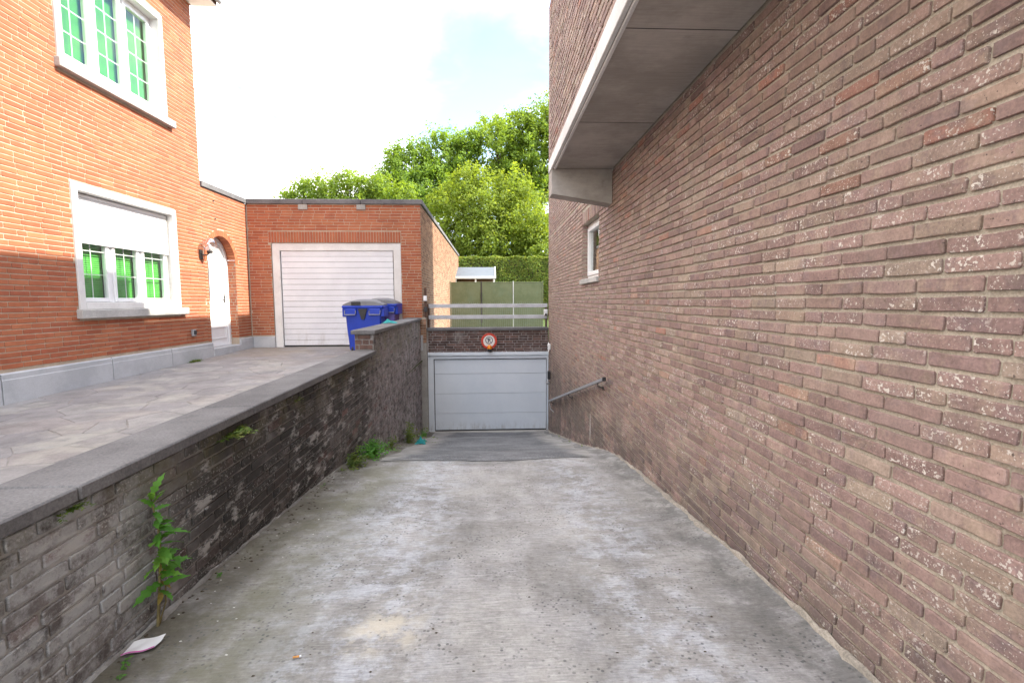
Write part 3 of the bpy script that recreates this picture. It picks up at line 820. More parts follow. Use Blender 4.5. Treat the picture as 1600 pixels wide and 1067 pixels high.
# keep the courses level across the house corner line
make_bricks(frH, bk, house, 'hbrick', rg, .0, .0012, .02, 300, 30)
mb = MB(); na = 26                                            # arch of bricks on edge, as deep as the reveal
for i in range(na):
    a0, a1 = math.pi * i / na + .006, math.pi * (i + 1) / na - .006; ri, ro = DR, DR + .122
    q = [(DC + r_ * math.cos(a), SPR + r_ * math.sin(a)) for r_, a in ((ri, a0), (ro, a0), (ro, a1), (ri, a1))]
    t = (rg.random(), rg.random(), rg.random())
    vs = [frH.P(*p, .001) - HO for p in q] + [frH.P(*p, -.19) - HO for p in q]
    mb = MB(); mb.add(vs, [(0, 1, 2, 3), (4, 7, 6, 5), (0, 4, 5, 1), (1, 5, 6, 2), (2, 6, 7, 3), (3, 7, 4, 0)])
    o = mb.build('arch_brick', 'hbrick', house); o.color = (*t, 1)
for uu, s_ in ((DU0, 1), (DU1, -1)):                          # jamb brickwork of the door recess
    frJ = Frame(frH.P(uu, 0), frH.N if s_ < 0 else -frH.N, (0, s_, 0))
    a, b = (-.20, -.003) if s_ < 0 else (.003, .20)
    mb = MB(); sheet(mb, frJ, a, b, .3, SPR, [], -.003)
    sub(mb, HO).build('door_jamb', 'hmortar', house)
    mb = MB()
    for q in lay(frJ, a, b, .685, SPR, .2, HH, JH, [], .3, rg):
        vs, fs = brick_shape(q[1] - q[0], q[3] - q[2], .01, 0, rg)
        mb.add([frJ.P((q[0] + q[1]) / 2 + x, (q[2] + q[3]) / 2 + y, .004 + z) - HO for x, y, z in vs], fs, 0, (rg.random(), rg.random(), rg.random()))
    o = mb.build('jamb_brick', 'hbrick', house, True); o['kind'] = 'stuff'
# arch soffit mortar behind the arch bricks
# plinth stones
for (a, b) in ((3.2, 4.7), (4.7, 6.05), (6.06, 7.78), (7.79, 9.20), (9.21, 10.56), (11.70, 12.295)):
    M = Matrix.Identity(4); z0 = zt(a) - .12
    mb = MB(); mb.prism([(XH - .05, z0), (XH + .035, z0), (XH + .035, .585), (XH + .030, .594), (XH + .030, .655), (XH + .012, .672), (XH - .05, .672)], a + .002, 'y', b - a - .006)
    sub(mb, HO).build('plinth_stone', 'plinth', house)
mb = MB(); mb.box((XH - .21, DU0 - .02, .25), (XH + .045, DU1 + .02, .535), 0, .008); sub(mb, HO).build('door_step', 'plinth', house)

# windows
def house_window(W, shut, label):
    a, b, c, d = W; sl = .135
    oi = (a + .10, b - .12, c + .155, d - .125)              # clear opening in the stone surround
    mb = MB()
    rect_frame(mb, frH, a + .002, b - .002, c + sl, d - .002, .105, -.15, .022, .006)
    # fix thickness: frame members
    srd_bm = mb
    mbf = MB(); rect_frame(mbf, frH, oi[0] - .03, oi[1] + .03, oi[2] - .02, oi[3] + .03, .075, -.20, -.130, .004, .11)
    w3 = (oi[1] - oi[0] - .09) / 3
    for i in (1, 2):
        u = oi[0] + .045 + w3 * i; fbox(mbf, frH, (u - .032, oi[2] + .06, -.20), (u + .032, oi[3], -.131), .004)
    win = sub(mbf, HO).build('window', 'pvc', house); win['label'] = label
    sub(srd_bm, HO).build('surround', 'surround', win)
    mb = MB(); fbox(mb, frH, (a - .05, c, -.15), (b + .13, c + sl - .002, .085), .010); sub(mb, HO).build('sill', 'sillstone', win)
    for i in range(3):
        s0 = oi[0] + .045 + w3 * i + (.034 if i else .002); s1 = oi[0] + .045 + w3 * (i + 1) - (.034 if i < 2 else .002)
        v0, v1 = oi[2] + .092, oi[3] - .046
        mb = MB(); rect_frame(mb, frH, s0, s1, v0, v1, .062, -.185, -.112, .006)
        sub(mb, HO).build('sash', 'pvc', win)
        g0, g1, h0, h1 = s0 + .062, s1 - .062, v0 + .062, v1 - .062
        mb = MB(); fbox(mb, frH, (g0, h0, -.150), (g1, h1, -.146)); sub(mb, HO).build('pane', 'glass', win)
        mb = MB(); um = (g0 + g1) / 2; fbox(mb, frH, (um - .006, h0, -.160), (um + .006, h1, -.153))
        for kk in range(1, 4):
            vv = h0 + (h1 - h0) * kk / 4; fbox(mb, frH, (g0, vv - .006, -.1605), (g1, vv + .006, -.1525))
        sub(mb, HO).build('glazing_bar', 'pvc', win)
        mb = MB(); vv = h0 - .02
        while vv < h1 + .02:
            fbox(mb, frH, (g0 - .04, vv, -.2425), (g1 + .04, vv + .0012, -.2175)); i0 = len(mb.v) - 8
            for t_ in range(i0, i0 + 8):
                p = Vector(mb.v[t_]); rel = (p.x - XH) + .23; mb.v[t_] = (XH - .23 + rel * .45, p.y, p.z - rel * 1.22)
            vv += .034
        o = sub(mb, HO).build('blind', 'green', win)
    mb = MB(); fbox(mb, frH, (a + .02, c + .05, -.42), (b - .02, d - .02, -.40)); fbox(mb, frH, (a + .02, c + .1, -.40), (b - .02, c + .12, -.25))
    sub(mb, HO).build('room_back', 'dark', win)
    if shut:
        mb = MB(); v = d - .13; bot = shut; H_ = .048
        while v > bot + .01:
            fbox(mb, frH, (oi[0] + .005, max(v - H_ + .004, bot), -.105), (oi[1] - .005, v, -.090), .005); v -= H_
        fbox(mb, frH, (oi[0] + .006, bot - .03, -.112), (oi[1] - .006, bot + .018, -.082), .006)
        sub(mb, HO).build('shutter', 'pvc', win)
        for uu in (oi[0] + .0, oi[1] - .0):
            mb = MB(); fbox(mb, frH, (uu - .004, oi[2], -.118), (uu + .004, oi[3], -.078)); sub(mb, HO).build('shutter_guide', 'sillstone', win)
    return win
house_window(GW, 2.45, 'ground floor window with its white roller shutter half down')
house_window(UW, None, 'upper floor window with three green blinds')

# arched front door
def arch_poly(u0, u1, v0, sp, n=18):
    c_, r_ = (u0 + u1) / 2, (u1 - u0) / 2
    return [(u0, v0), (u1, v0)] + [(c_ + r_ * math.cos(math.pi * i / n), sp + r_ * math.sin(math.pi * i / n)) for i in range(n + 1)]
mb = MB()
po = arch_poly(DU0 + .002, DU1 - .002, .537, SPR); pi_ = arch_poly(DU0 + .07, DU1 - .07, .56, SPR - .0)
n = len(po)
for nn, fl in ((-.19, 0), (-.25, 1)):
    pass
vs = [frH.P(*p, -.185) - HO for p in po] + [frH.P(*p, -.185) - HO for p in pi_] + [frH.P(*p, -.235) - HO for p in pi_]
mb.add(vs, [(i, (i + 1) % n, n + (i + 1) % n, n + i) for i in range(n)] + [(n + i, n + (i + 1) % n, 2 * n + (i + 1) % n, 2 * n + i) for i in range(n)])
door = mb.build('front_door', 'pvc', house)
mb = MB(); pl = arch_poly(DU0 + .072, DU1 - .072, .562, SPR - .001); mb.add([frH.P(*p, -.215) - HO for p in pl], [tuple(range(len(pl)))])
sub_leaf = mb.build('door_leaf', 'pvc', door)
mb = MB()
for (a, b, c, d) in ((10.90, 11.54, .70, .98), (10.90, 11.54, 1.10, 1.40)): rect_frame(mb, frH, a, b, c, d, .03, -.216, -.200, .006)
fbox(mb, frH, (DU0 + .08, 1.475, -.216), (DU1 - .08, 1.50, -.198), .004)
arcp = []
for i in range(17):
    a = math.pi * i / 16; arcp.append(frH.P(DC + (DR - .17) * math.cos(a), SPR + (DR - .17) * math.sin(a), -.212))
mb.tube(arcp, .014, 6)
sub(mb, HO).build('moulding', 'pvc', door)
mb = MB(); fbox(mb, frH, (10.70, 1.56, -.214), (10.98, 2.46, -.208)); sub(mb, HO).build('pane', 'glass', door)
mb = MB(); fbox(mb, frH, (10.71, 1.57, -.2145), (10.97, 2.45, -.2142)); sub(mb, HO).build('glazing_backing', 'zinc', door)
mb = MB()
for kk in range(6):
    c0 = 1.62 + kk * .145
    for s_ in (-1, 1):
        mb.tube([frH.P(10.84 + s_ * .058 * math.cos(t) * (1 - t / 9), c0 + .065 * math.sin(t) * (1 - t / 9), -.200) for t in np.linspace(-1.5, 4.5, 15)], .0065, 5)
for uu in (10.745, 10.935): mb.tube([frH.P(uu, 1.57, -.200), frH.P(uu, 2.45, -.200)], .006, 5)
sub(mb, HO).build('ironwork', 'iron', door)
mb = MB(); fbox(mb, frH, (11.50, 1.52, -.214), (11.54, 1.72, -.203), .004)
mb.tube([frH.P(11.52, 1.65, -.205), frH.P(11.52, 1.65, -.150), frH.P(11.40, 1.65, -.145)], .010, 6); sub(mb, HO).build('handle', 'iron', door)
# roof with eave
mb = MB()
mb.prism([(XH + .48, 7.53), (XH + .48, 7.66), (-10, 10.4), (-14.5, 7.6), (-14.5, 7.53)], -2.4, 'y', 12.95)
sub(mb, HO).build('roof', 'rooftile', house)
mb = MB(); mb.box((XH - .004, -2.4, 7.515), (XH + .475, 10.548, 7.528)); sub(mb, HO).build('soffit_board', 'pvc', house)
mb = MB()
gp = [(XH + .482 + .055 + .055 * math.cos(t), 7.64 + .075 * math.sin(t)) for t in np.linspace(math.pi, 2 * math.pi, 9)]
mb.prism(gp, -2.4, 'y', 12.96); sub(mb, HO).build('gutter', 'zinc', house)
mb = MB()
fbox(mb, frH, (10.462, 3.935, -.30), (YG - .03, 4.05, .035), .008); sub(mb, HO).build('coping', 'coping', house)
for (uu, vv) in ((10.9, 3.72), (10.93, 3.34)):
    mb = MB(); mb.tube([frH.P(uu, vv, -.01), frH.P(uu, vv, .02)], .016, 7); sub(mb, HO).build('wall_anchor', 'iron', house)

# lamp and outlet on the facade
lamp = thing('wall_lamp', 'clear glass globe wall lamp beside the arched front door', 'lamp', frH.P(10.33, 2.52, 0))
LO = Vector(lamp.location)
mb = MB(); mb.box((.001, -.05, -.10), (.022, .05, .10), 0, .008); mb.build('back_plate', 'iron', lamp)
mb = MB(); mb.tube([(.02, 0, .02), (.07, .0, -.015), (.12, .02, -.01), (.16, .04, .035)], [.016, .014, .014, .018], 8); mb.lathe((.165, .045, .03), [(0, 0), (.05, 0), (.058, .035), (.05, .05), (0, .05)], 14)
mb.build('arm', 'iron', lamp)
mb = MB(); mb.lathe((.165, .045, .08), [(.04, 0)] + [(.135 * math.sin(t), .13 - .135 * math.cos(t)) for t in np.linspace(.35, math.pi, 14)], 22); mb.build('glass_globe', 'globe', lamp)
mb = MB(); mb.lathe((.165, .045, .08), [(0, 0), (.022, .01), (.028, .06), (.03, .1), (.018, .13), (0, .14)], 12); mb.build('bulb', 'pvc', lamp)
outl = thing('outdoor_socket', 'small grey power socket low on the orange facade', 'socket', frH.P(9.91, .92, 0))
mb = MB(); mb.box((0, -.05, -.06), (.05, .05, .07), 0, .01); mb.build('housing', 'zinc', outl)
mb = MB(); mb.box((.051, -.04, -.03), (.062, .04, .05), 0, .006); mb.build('flap', 'black', outl)

# ------------------------------------------------------------------ garage
rg = random.Random(8)
gar = thing('garage', 'flat roofed orange brick garage with a wide white ribbed door', 'garage', (-4, 16, 0))
GO = Vector(gar.location)
frG = Frame((0, YG, 0), (1, 0, 0), (0, -1, 0))
frS = Frame((XG, 0, 0), (0, 1, 0), (1, 0, 0))
DO = (-5.43, -2.25, .30, 2.99); SOL = (-5.49, -2.24, 2.995, 3.27)
mb = MB(); sheet(mb, frG, XH + .0, XG, .2, 3.93, [DO], -.006); sheet(mb, frS, YG, 26.3, -.1, 3.93, [], -.006)
mb.box((XH, 26.1, 0), (XG - .007, 26.3, 3.93)); mb.box((XH + .3, YG + .2, 3.70), (XG - .01, 26.1, 3.85)); mb.box((XH - .2, YG + .3, 0), (XH - .01, 26.1, 3.8))
mb.box((-5.6, YG + .35, .2), (-2.1, YG + .4, 3.2))
sub(mb, GO).build('wall', ['hmortar'], gar)
bk = lay(frG, XH + .022, XG - .004, .685, 3.92, LH, HH, JH, [DO, SOL], .12, rg, None, .008)
make_bricks(frG, bk, gar, 'hbrick', rg, .0, .0012, .02, 250, 30)
n = 48; du = (SOL[1] - SOL[0]) / n
for i in range(n):
    vs, fs = brick_shape(du - .013, SOL[3] - SOL[2] - .012, .02, 1, rg)
    if i < 3:
        shp = []
    mb = MB(); mb.add([frG.P(SOL[0] + (i + .5) * du + x, (SOL[2] + SOL[3]) / 2 + y, .002 + z) - GO for x, y, z in vs], fs)
    o = mb.build('soldier_brick', 'hbrick', gar); o.color = (rg.uniform(0, .7), rg.random(), rg.random(), 1)
mb = MB(); sheet(mb, frS, YG + .0, 26.3, -.1, 3.93, [], -.003); o = sub(mb, GO).build('side_wall', 'gmortar', gar)
mb = MB()
for (a, b, c, d) in lay(frS, YG + .002, 26.3, -.05, 3.92, .25, .068, .014, [], .3, rg):
    vs, fs = brick_shape(b - a, d - c, .012, 0, rg)
    off = .008 + rg.uniform(-.002, .002)
    mb.add([frS.P((a + b) / 2 + x, (c + d) / 2 + y, off + z) - GO for x, y, z in vs], fs, 0, (rg.random(), rg.random(), rg.random()))
o = mb.build('brick_courses', 'gbrick', gar, True); o['kind'] = 'stuff'
for (a, b, c, d, nm) in ((XH - .02, XG + .05, YG - .045, YG + .28, 'coping'), (XG - .25, XG + .05, YG + .282, 26.35, 'coping')):
    if nm == 'coping' and b - a > 2:
        for (e, f_) in ((a, -4.62), (-4.612, -3.2), (-3.192, b)):
            mb = MB(); mb.box((e, c, 3.935), (f_, d, 4.05), 0, .008); sub(mb, GO).build('coping_stone', 'coping', gar)
    else:
        mb = MB(); mb.box((a, c, 3.935), (b, d, 4.05), 0, .008); sub(mb, GO).build('coping_stone', 'coping', gar)
for xx in (-4.62, -3.2):
    mb = MB(); mb.box((xx - .11, YG - .03, 3.80), (xx + .11, YG + .05, 3.932), 0, .006); sub(mb, GO).build('scupper_block', 'conc', gar)
for (a, b) in ((XH + .04, DO[0] - .002), (DO[1] + .002, XG)):
    mb = MB(); mb.box((a, YG - .03, .28), (b, YG + .05, .672), 0, .006); sub(mb, GO).build('plinth_stone', 'plinth', gar)
# door
mb = MB(); rect_frame(mb, frG, DO[0] + .004, DO[1] - .004, .375, DO[3] - .004, .185, -.14, -.02, .006, .01)
gdoor = sub(mb, GO).build('garage_door', 'surround', gar)
u0, u1, v0, v1 = -5.245, -2.435, .435, 2.80
mb = MB(); fbox(mb, frG, (u0 - .01, .38, -.135), (u1 + .01, 2.83, -.128)); sub(mb, GO).build('dark_backing', 'dark', gdoor)
npn = 17; hp = (v1 - v0) / npn
pm = None
for i in range(npn):
    if pm is None:
        t = MB(); t.box((0, -.045, .003), (u1 - u0 - .05, 0, hp - .003), 0, .006); pm = t.mesh('door_panel'); pm.materials.append(MATS['lacquer'])
    o = bpy.data.objects.new('door_panel', pm); COL.objects.link(o); o.parent = gdoor; o.location = Vector((u0 + .025, YG + .092, v0 + i * hp)) - GO
mb = MB(); fbox(mb, frG, (u0 + .01, .395, -.12), (u1 - .01, .43, -.06), .01); sub(mb, GO).build('bottom_seal', 'black', gdoor)

# ------------------------------------------------------------------ left retaining wall
rg = random.Random(21)
ret = thing('retaining_wall', 'stained old brick wall with stone coping along the left side of the ramp', 'wall', (-1.8, 6, 0))
RO = Vector(ret.location)
Ul = Vector((-.0155, 1, 0)).normalized(); Nl = Vector((1, .0155, 0)).normalized()
frL = Frame((lx(0), 0, 0), Ul, Nl)
UE = 12.28
mb = MB()
def wallbox(mb, y0, y1, z0, z1, t0, t1):
    vs = [(lx(y0) - t0, y0, z0), (lx(y0) - t1, y0, z0), (lx(y1) - t1, y1, z0), (lx(y1) - t0, y1, z0)]
    vs += [(a, b, z1) for a, b, c in vs[:4]]
    mb.add(vs, [(0, 1, 2, 3), (4, 7, 6, 5), (0, 4, 5, 1), (1, 5, 6, 2), (2, 6, 7, 3), (3, 7, 4, 0)])
wallbox(mb, -1, UE, -2.4, .763, .009, .275); wallbox(mb, 7.06, UE, .763, 1.058, .009, .275)
sub(mb, RO).build('wall_core', 'lmortar', ret)
def tint_l(P, rg):
    t = rg.gauss(.45, .22)
    if rg.random() < .08: t = rg.uniform(.88, 1)
    return (min(max(t, 0), 1), rg.random(), rg.random())
HL, LL, JL = .0655, .245, .0125
bk = lay(frL, .3, UE, -2.0, .758, LL, HL, JL, [], .35, rg, lambda y: zr(y))
bk += lay(frL, 7.06, UE, .765, 1.055, LL, .0715, JL, [], .35, rg)
make_bricks(frL, bk, ret, 'lbrick', rg, .0, .0035, .03, 300, 40, tint_l, 10.0, .008, .0025)
frE = Frame((0, 7.06, 0), (1, 0, 0), (0, -1, 0))              # end face of the raised part
mb = MB(); xl = lx(7.06)
make_bricks(frE, lay(frE, xl - .27, xl - .012, .826, 1.055, .2, .074, .012, [], .3, rg), ret, 'pbrick', rg, .008, .003, .02, 20, 40, lambda P, r_: (r_.uniform(.6, 1), r_.random(), r_.random()))
cut = [-1, .55, 1.875, 3.30, 4.72, 5.95, 7.045]
for a, b in zip(cut, cut[1:]):
    mb = MB(); M = Matrix((Ul, -Nl, Vector((0, 0, 1)))).transposed().to_4x4(); M.translation = (lx(0), 0, 0)
    mb.box((a + .004, -.032, .766), (b - .004, .305, .825 + rg.uniform(-.002, .002)), 0, .007, M); sub(mb, RO).build('coping_slab', 'coping', ret)
for a, b in ((7.0, 8.9), (8.906, 10.6), (10.606, 12.27)):
    mb = MB(); M = Matrix((Ul, -Nl, Vector((0, 0, 1)))).transposed().to_4x4(); M.translation = (lx(0), 0, 0)
    mb.box((a, -.032, 1.060), (b, .315, 1.118), 0, .007, M); sub(mb, RO).build('coping_slab', 'coping', ret)

# ------------------------------------------------------------------ low garage at the foot of the ramp
rg = random.Random(31)
ug = thing('basement_garage', 'low garage front at the foot of the ramp with a wide pale grey sectional door', 'garage', (0, 13, -1.9))
UO = Vector(ug.location)
YU = 12.42
frU = Frame((0, YU, 0), (1, 0, 0), (0, -1, 0))
mb = MB(); mb.box((-1.745, YU + .008, .215), (XR - .013, YU + .30, .775)); sub(mb, UO).build('parapet', 'lmortar', ug)
make_bricks(frU, lay(frU, -1.62, XR - .014, .215, .772, .235, .0655, .012, [], .3, rg), ug, 'pbrick', rg, .0, .003, .02, 200, 20)
mb = MB(); mb.box((-1.66, YU - .03, .777), (XR - .012, YU + .34, .845), 0, .008); sub(mb, UO).build('coping', 'coping', ug)
# post between the ramp wall and the door
mb = MB(); mb.box((-1.83, 12.285, -2.1), (-1.648, YU + .25, .47), 0, .012); sub(mb, UO).build('concrete_post', 'conc', ug)
frP = Frame((0, 12.285, 0), (1, 0, 0), (0, -1, 0))
mb = MB(); mb.box((-1.80, 12.297, .473), (-1.66, YU + .2, 1.12)); sub(mb, UO).build('pier_core', 'gmortar', ug)
make_bricks(frP, [(-1.80, -1.735, z, z + .055) for z in np.arange(.48, 1.09, .068)] + [(-1.725, -1.655, z + .0, z + .055) for z in np.arange(.48, 1.09, .068)], ug, 'gbrick', rg, .002, .003, .02, 40, 20, None, 0)
mb = MB()
mb.box((-1.645, YU - .01, .125), (XR - .004, YU + .12, .213), 0, .006)
mb.box((-1.645, YU + .03, .035), (XR - .004, YU + .12, .115), 0, .006)
mb.box((-1.645, YU + .03, -1.90), (-1.50, YU + .12, .033), 0, .006); mb.box((1.455, YU + .03, -1.88), (XR - .004, YU + .12, .033), 0, .006)
udoor = sub(mb, UO).build('garage_door', 'ugdoor', ug)
mb = MB(); mb.box((-1.64, YU + .14, -1.95), (XR - .006, YU + .3, .21)); sub(mb, UO).build('dark_backing', 'dark', udoor)
zb = [-1.852, -1.41, -.885, -.36, .012]
for i in range(4):
    mb = MB(); mb.box((-1.482, YU + .075, zb[i] + .0035), (1.440, YU + .135, zb[i + 1] - .0035), 0, .005); sub(mb, UO).build('door_panel', 'ugdoor', udoor)
mb = MB(); mb.box((-1.648, YU - .12, -2.1), (XR - .005, YU + .3, -1.880), 0, .012); sub(mb, UO).build('threshold', 'conc', ug)
mb = MB(); mb.box((-1.48, YU + .07, -1.880), (1.44, YU + .13, -1.853)); sub(mb, UO).build('bottom_seal', 'black', udoor)
# things on and around it
sign = thing('no_parking_sign', 'round red rimmed sign with a struck out P above the low garage door', 'sign', (-.055, YU - .03, .50))
mb = MB(); mb.lathe((0, 0, 0), [(0, .012), (.205, .012), (.207, .006), (.207, -.002), (.200, -.006), (.150, -.006)], 48, 0, 'y', False); mb.build('rim', 'red', sign)
mb = MB(); mb.lathe((0, 0, 0), [(.1505, -.0055), (0, -.0055)], 48, 0, 'y', False); mb.build('face', 'white', sign)
mb = MB(); mb.lathe((0, 0, .022), [(.096, -.0068), (.080, -.0072)], 40, 0, 'y', False)
def letter_p(mb, cx, cz, h, t):
    w_ = h * .5
    mb.box((cx - w_ / 2, -.0078, cz - h / 2), (cx - w_ / 2 + t, -.0065, cz + h / 2))
    r_ = h * .27; c0 = (cx - w_ / 2 + t * .5, cz + h / 2 - r_)
    o = [(c0[0], c0[1] + r_)] + [(c0[0] + w_ * .42 + r_ * math.cos(a), c0[1] + r_ * math.sin(a)) for a in np.linspace(math.pi / 2, -math.pi / 2, 13)] + [(c0[0], c0[1] - r_)]
    ri = r_ - t; i_ = [(c0[0], c0[1] + ri)] + [(c0[0] + w_ * .42 + ri * math.cos(a), c0[1] + ri * math.sin(a)) for a in np.linspace(math.pi / 2, -math.pi / 2, 13)] + [(c0[0], c0[1] - ri)]
    n = len(o); mb.add([(p[0], -.0077, p[1]) for p in o] + [(p[0], -.0077, p[1]) for p in i_], [(k_, k_ + 1, n + k_ + 1, n + k_) for k_ in range(n - 1)])
letter_p(mb, .0, .022, .115, .020)
M = Matrix.Translation((.0, 0, .022)) @ Matrix.Rotation(R(45), 4, 'Y'); mb.box((-.083, -.0083, -.007), (.083, -.0073, .007), 0, 0, M)
mb.build('lettering', 'ink', sign)
wl = thing('warning_light', 'amber warning light on a black base in front of the round sign', 'warning light', (-.045, YU - .10, .30))
mb = MB(); mb.box((-.05, -.04, -.05), (.05, .098, .005), 0, .01); mb.build('base', 'black', wl)
mb = MB(); mb.lathe((0, 0, .006), [(.058, 0), (.060, .03), (.052, .075), (.03, .10), (0, .108)], 20); mb.build('lens', 'amber', wl)
lk = thing('key_switch', 'small dark key switch with a round knob beside the low garage door', 'switch', (XR - .006, 12.05, -.36))
mb = MB(); mb.box((-.07, -.05, -.10), (0, .05, .11), 0, .012); mb.build('housing', 'black', lk)
mb = MB(); mb.lathe((-.075, 0, -.19), [(0, -.035), (.045, -.03), (.05, 0), (.045, .03), (0, .07)], 14, 0, 'x'); mb.build('knob', 'steel', lk)
sn = thing('sensor_box', 'small white sensor on the brick wall above the low garage door corner', 'sensor', (XR - .006, 12.0, .36))
mb = MB(); mb.box((-.075, -.05, -.06), (0, .05, .09), 0, .015); mb.build('housing', 'pvc', sn)
mb = MB(); mb.box((-.085, -.025, -.03), (-.076, .025, .03), 0, .004); mb.build('lens', 'black', sn)

# ------------------------------------------------------------------ railing on the parapet
rail = thing('railing', 'weathered two board railing with wire netting on the parapet above the low door', 'railing', (0, YU + .18, .845))
for z0, z1 in ((.225, .325), (.515, .610)):
    mb = MB(); mb.box((-1.62, -.025, z0), (1.48, .020, z1), 0, .006); mb.build('rail_board', 'railgrey', rail)
mb = MB(); mb.box((-1.66, .0, -.02), (-1.59, .05, .62), 0, .006); mb.build('post', 'rust', rail)
mb = MB(); mb.box((1.43, .022, 0), (1.485, .07, .62), 0, .006); mb.build('post', 'rust', rail)
mb = MB()
for xx in np.arange(-1.6, 1.48, .05): mb.box((xx, -.030, .0), (xx + .0022, -.028, .66))
for zz in np.arange(.02, .66, .05): mb.box((-1.6, -.0325, zz), (1.48, -.0305, zz + .0022))
o = mb.build('wire_netting', 'steel', rail); o['kind'] = 'stuff'
pb = thing('gate_post', 'rusty steel post with a small white box at the garage corner', 'post', (XG + .075, 12.36, 1.12))
mb = MB(); mb.box((-.03, -.03, 0), (.03, .03, .76), 0, .006); mb.build('post', 'rust', pb)
mb = MB(); mb.box((-.045, -.07, .42), (.045, -.031, .55), 0, .01); mb.build('junction_box', 'pvc', pb)
mb = MB(); mb.box((-.04, -.06, .14), (.05, -.031, .27), 0, .01); mb.build('bracket', 'black', pb)
fl_ = thing('floodlight', 'small white floodlight at the right end of the railing', 'lamp', (1.44, YU + .12, 1.20))
mb = MB(); mb.box((-.06, -.04, -.06), (.04, .03, .11), 0, .012); mb.build('housing', 'pvc', fl_)
mb = MB(); mb.prism([(-.05, -.055), (.035, -.055), (-.008, .02)], -.052, 'y', .01); mb.build('shade', 'black', fl_)

# ------------------------------------------------------------------ handrail
hr = thing('handrail', 'grey steel handrail sloping down along the right hand wall', 'handrail', (XR, 9, -.2))
A = Vector((1.425, 5.98, .535)); B = Vector((1.425, 11.7, -.945)); hl = Vector(hr.location)
mb = MB()
d_ = (B - A); 
vs = []
for p in (A, B):
    for (dx, dz) in ((-.022, -.02), (.022, -.02), (.022, .02), (-.022, .02)): vs.append(p + Vector((dx, 0, dz)) - hl)
mb.add(vs, [(3, 2, 1, 0), (4, 5, 6, 7), (0, 1, 5, 4), (1, 2, 6, 5), (2, 3, 7, 6), (3, 0, 4, 7)]); mb.build('rail', 'steel', hr)
for t in (.06, .48, .93):
    p = A + d_ * t - hl
    mb = MB(); mb.tube([p + Vector((0, 0, -.02)), p + Vector((.0, 0, -.06)), p + Vector((.072, 0, -.09))], .009, 6); mb.tube([p + Vector((.066, 0, -.09)), p + Vector((.0745, 0, -.09))], .03, 10); mb.build('bracket', 'iron', hr)
mb = MB(); mb.box((A.x - .0225 - hl.x, A.y - .03 - hl.y, A.z - .022 - hl.z), (A.x + .0225 - hl.x, A.y + .0 - hl.y, A.z + .03 - hl.z), 0, .004); mb.build('end_cap', 'black', hr)
mb = MB(); pe = B - hl; mb.tube([pe, pe + Vector((.01, -.15, -.16)), pe + Vector((.07, -.35, -.20))], .010, 6); mb.build('end_brace', 'steel', hr)
# paint mark on the wall
pm_ = thing('paint_streak', 'white vertical paint streak on the brick wall below the handrail', 'paint mark', (XR - .0045, 7.13, -.40))
mb = MB(); pts = []
for i in range(13):
    t = -.22 + .44 * i / 12; wv = .028 * (1 - (t / .25) ** 2) + .008 * rg.random(); pts.append((-wv, wv * .8, t))
vs = [(0, p[0], p[2]) for p in pts] + [(0, p[1], p[2]) for p in pts]
mb.add(vs, [(i, i + 1, 14 + i, 13 + i) for i in range(12)]); mb.build('paint', 'crumbs', pm_)

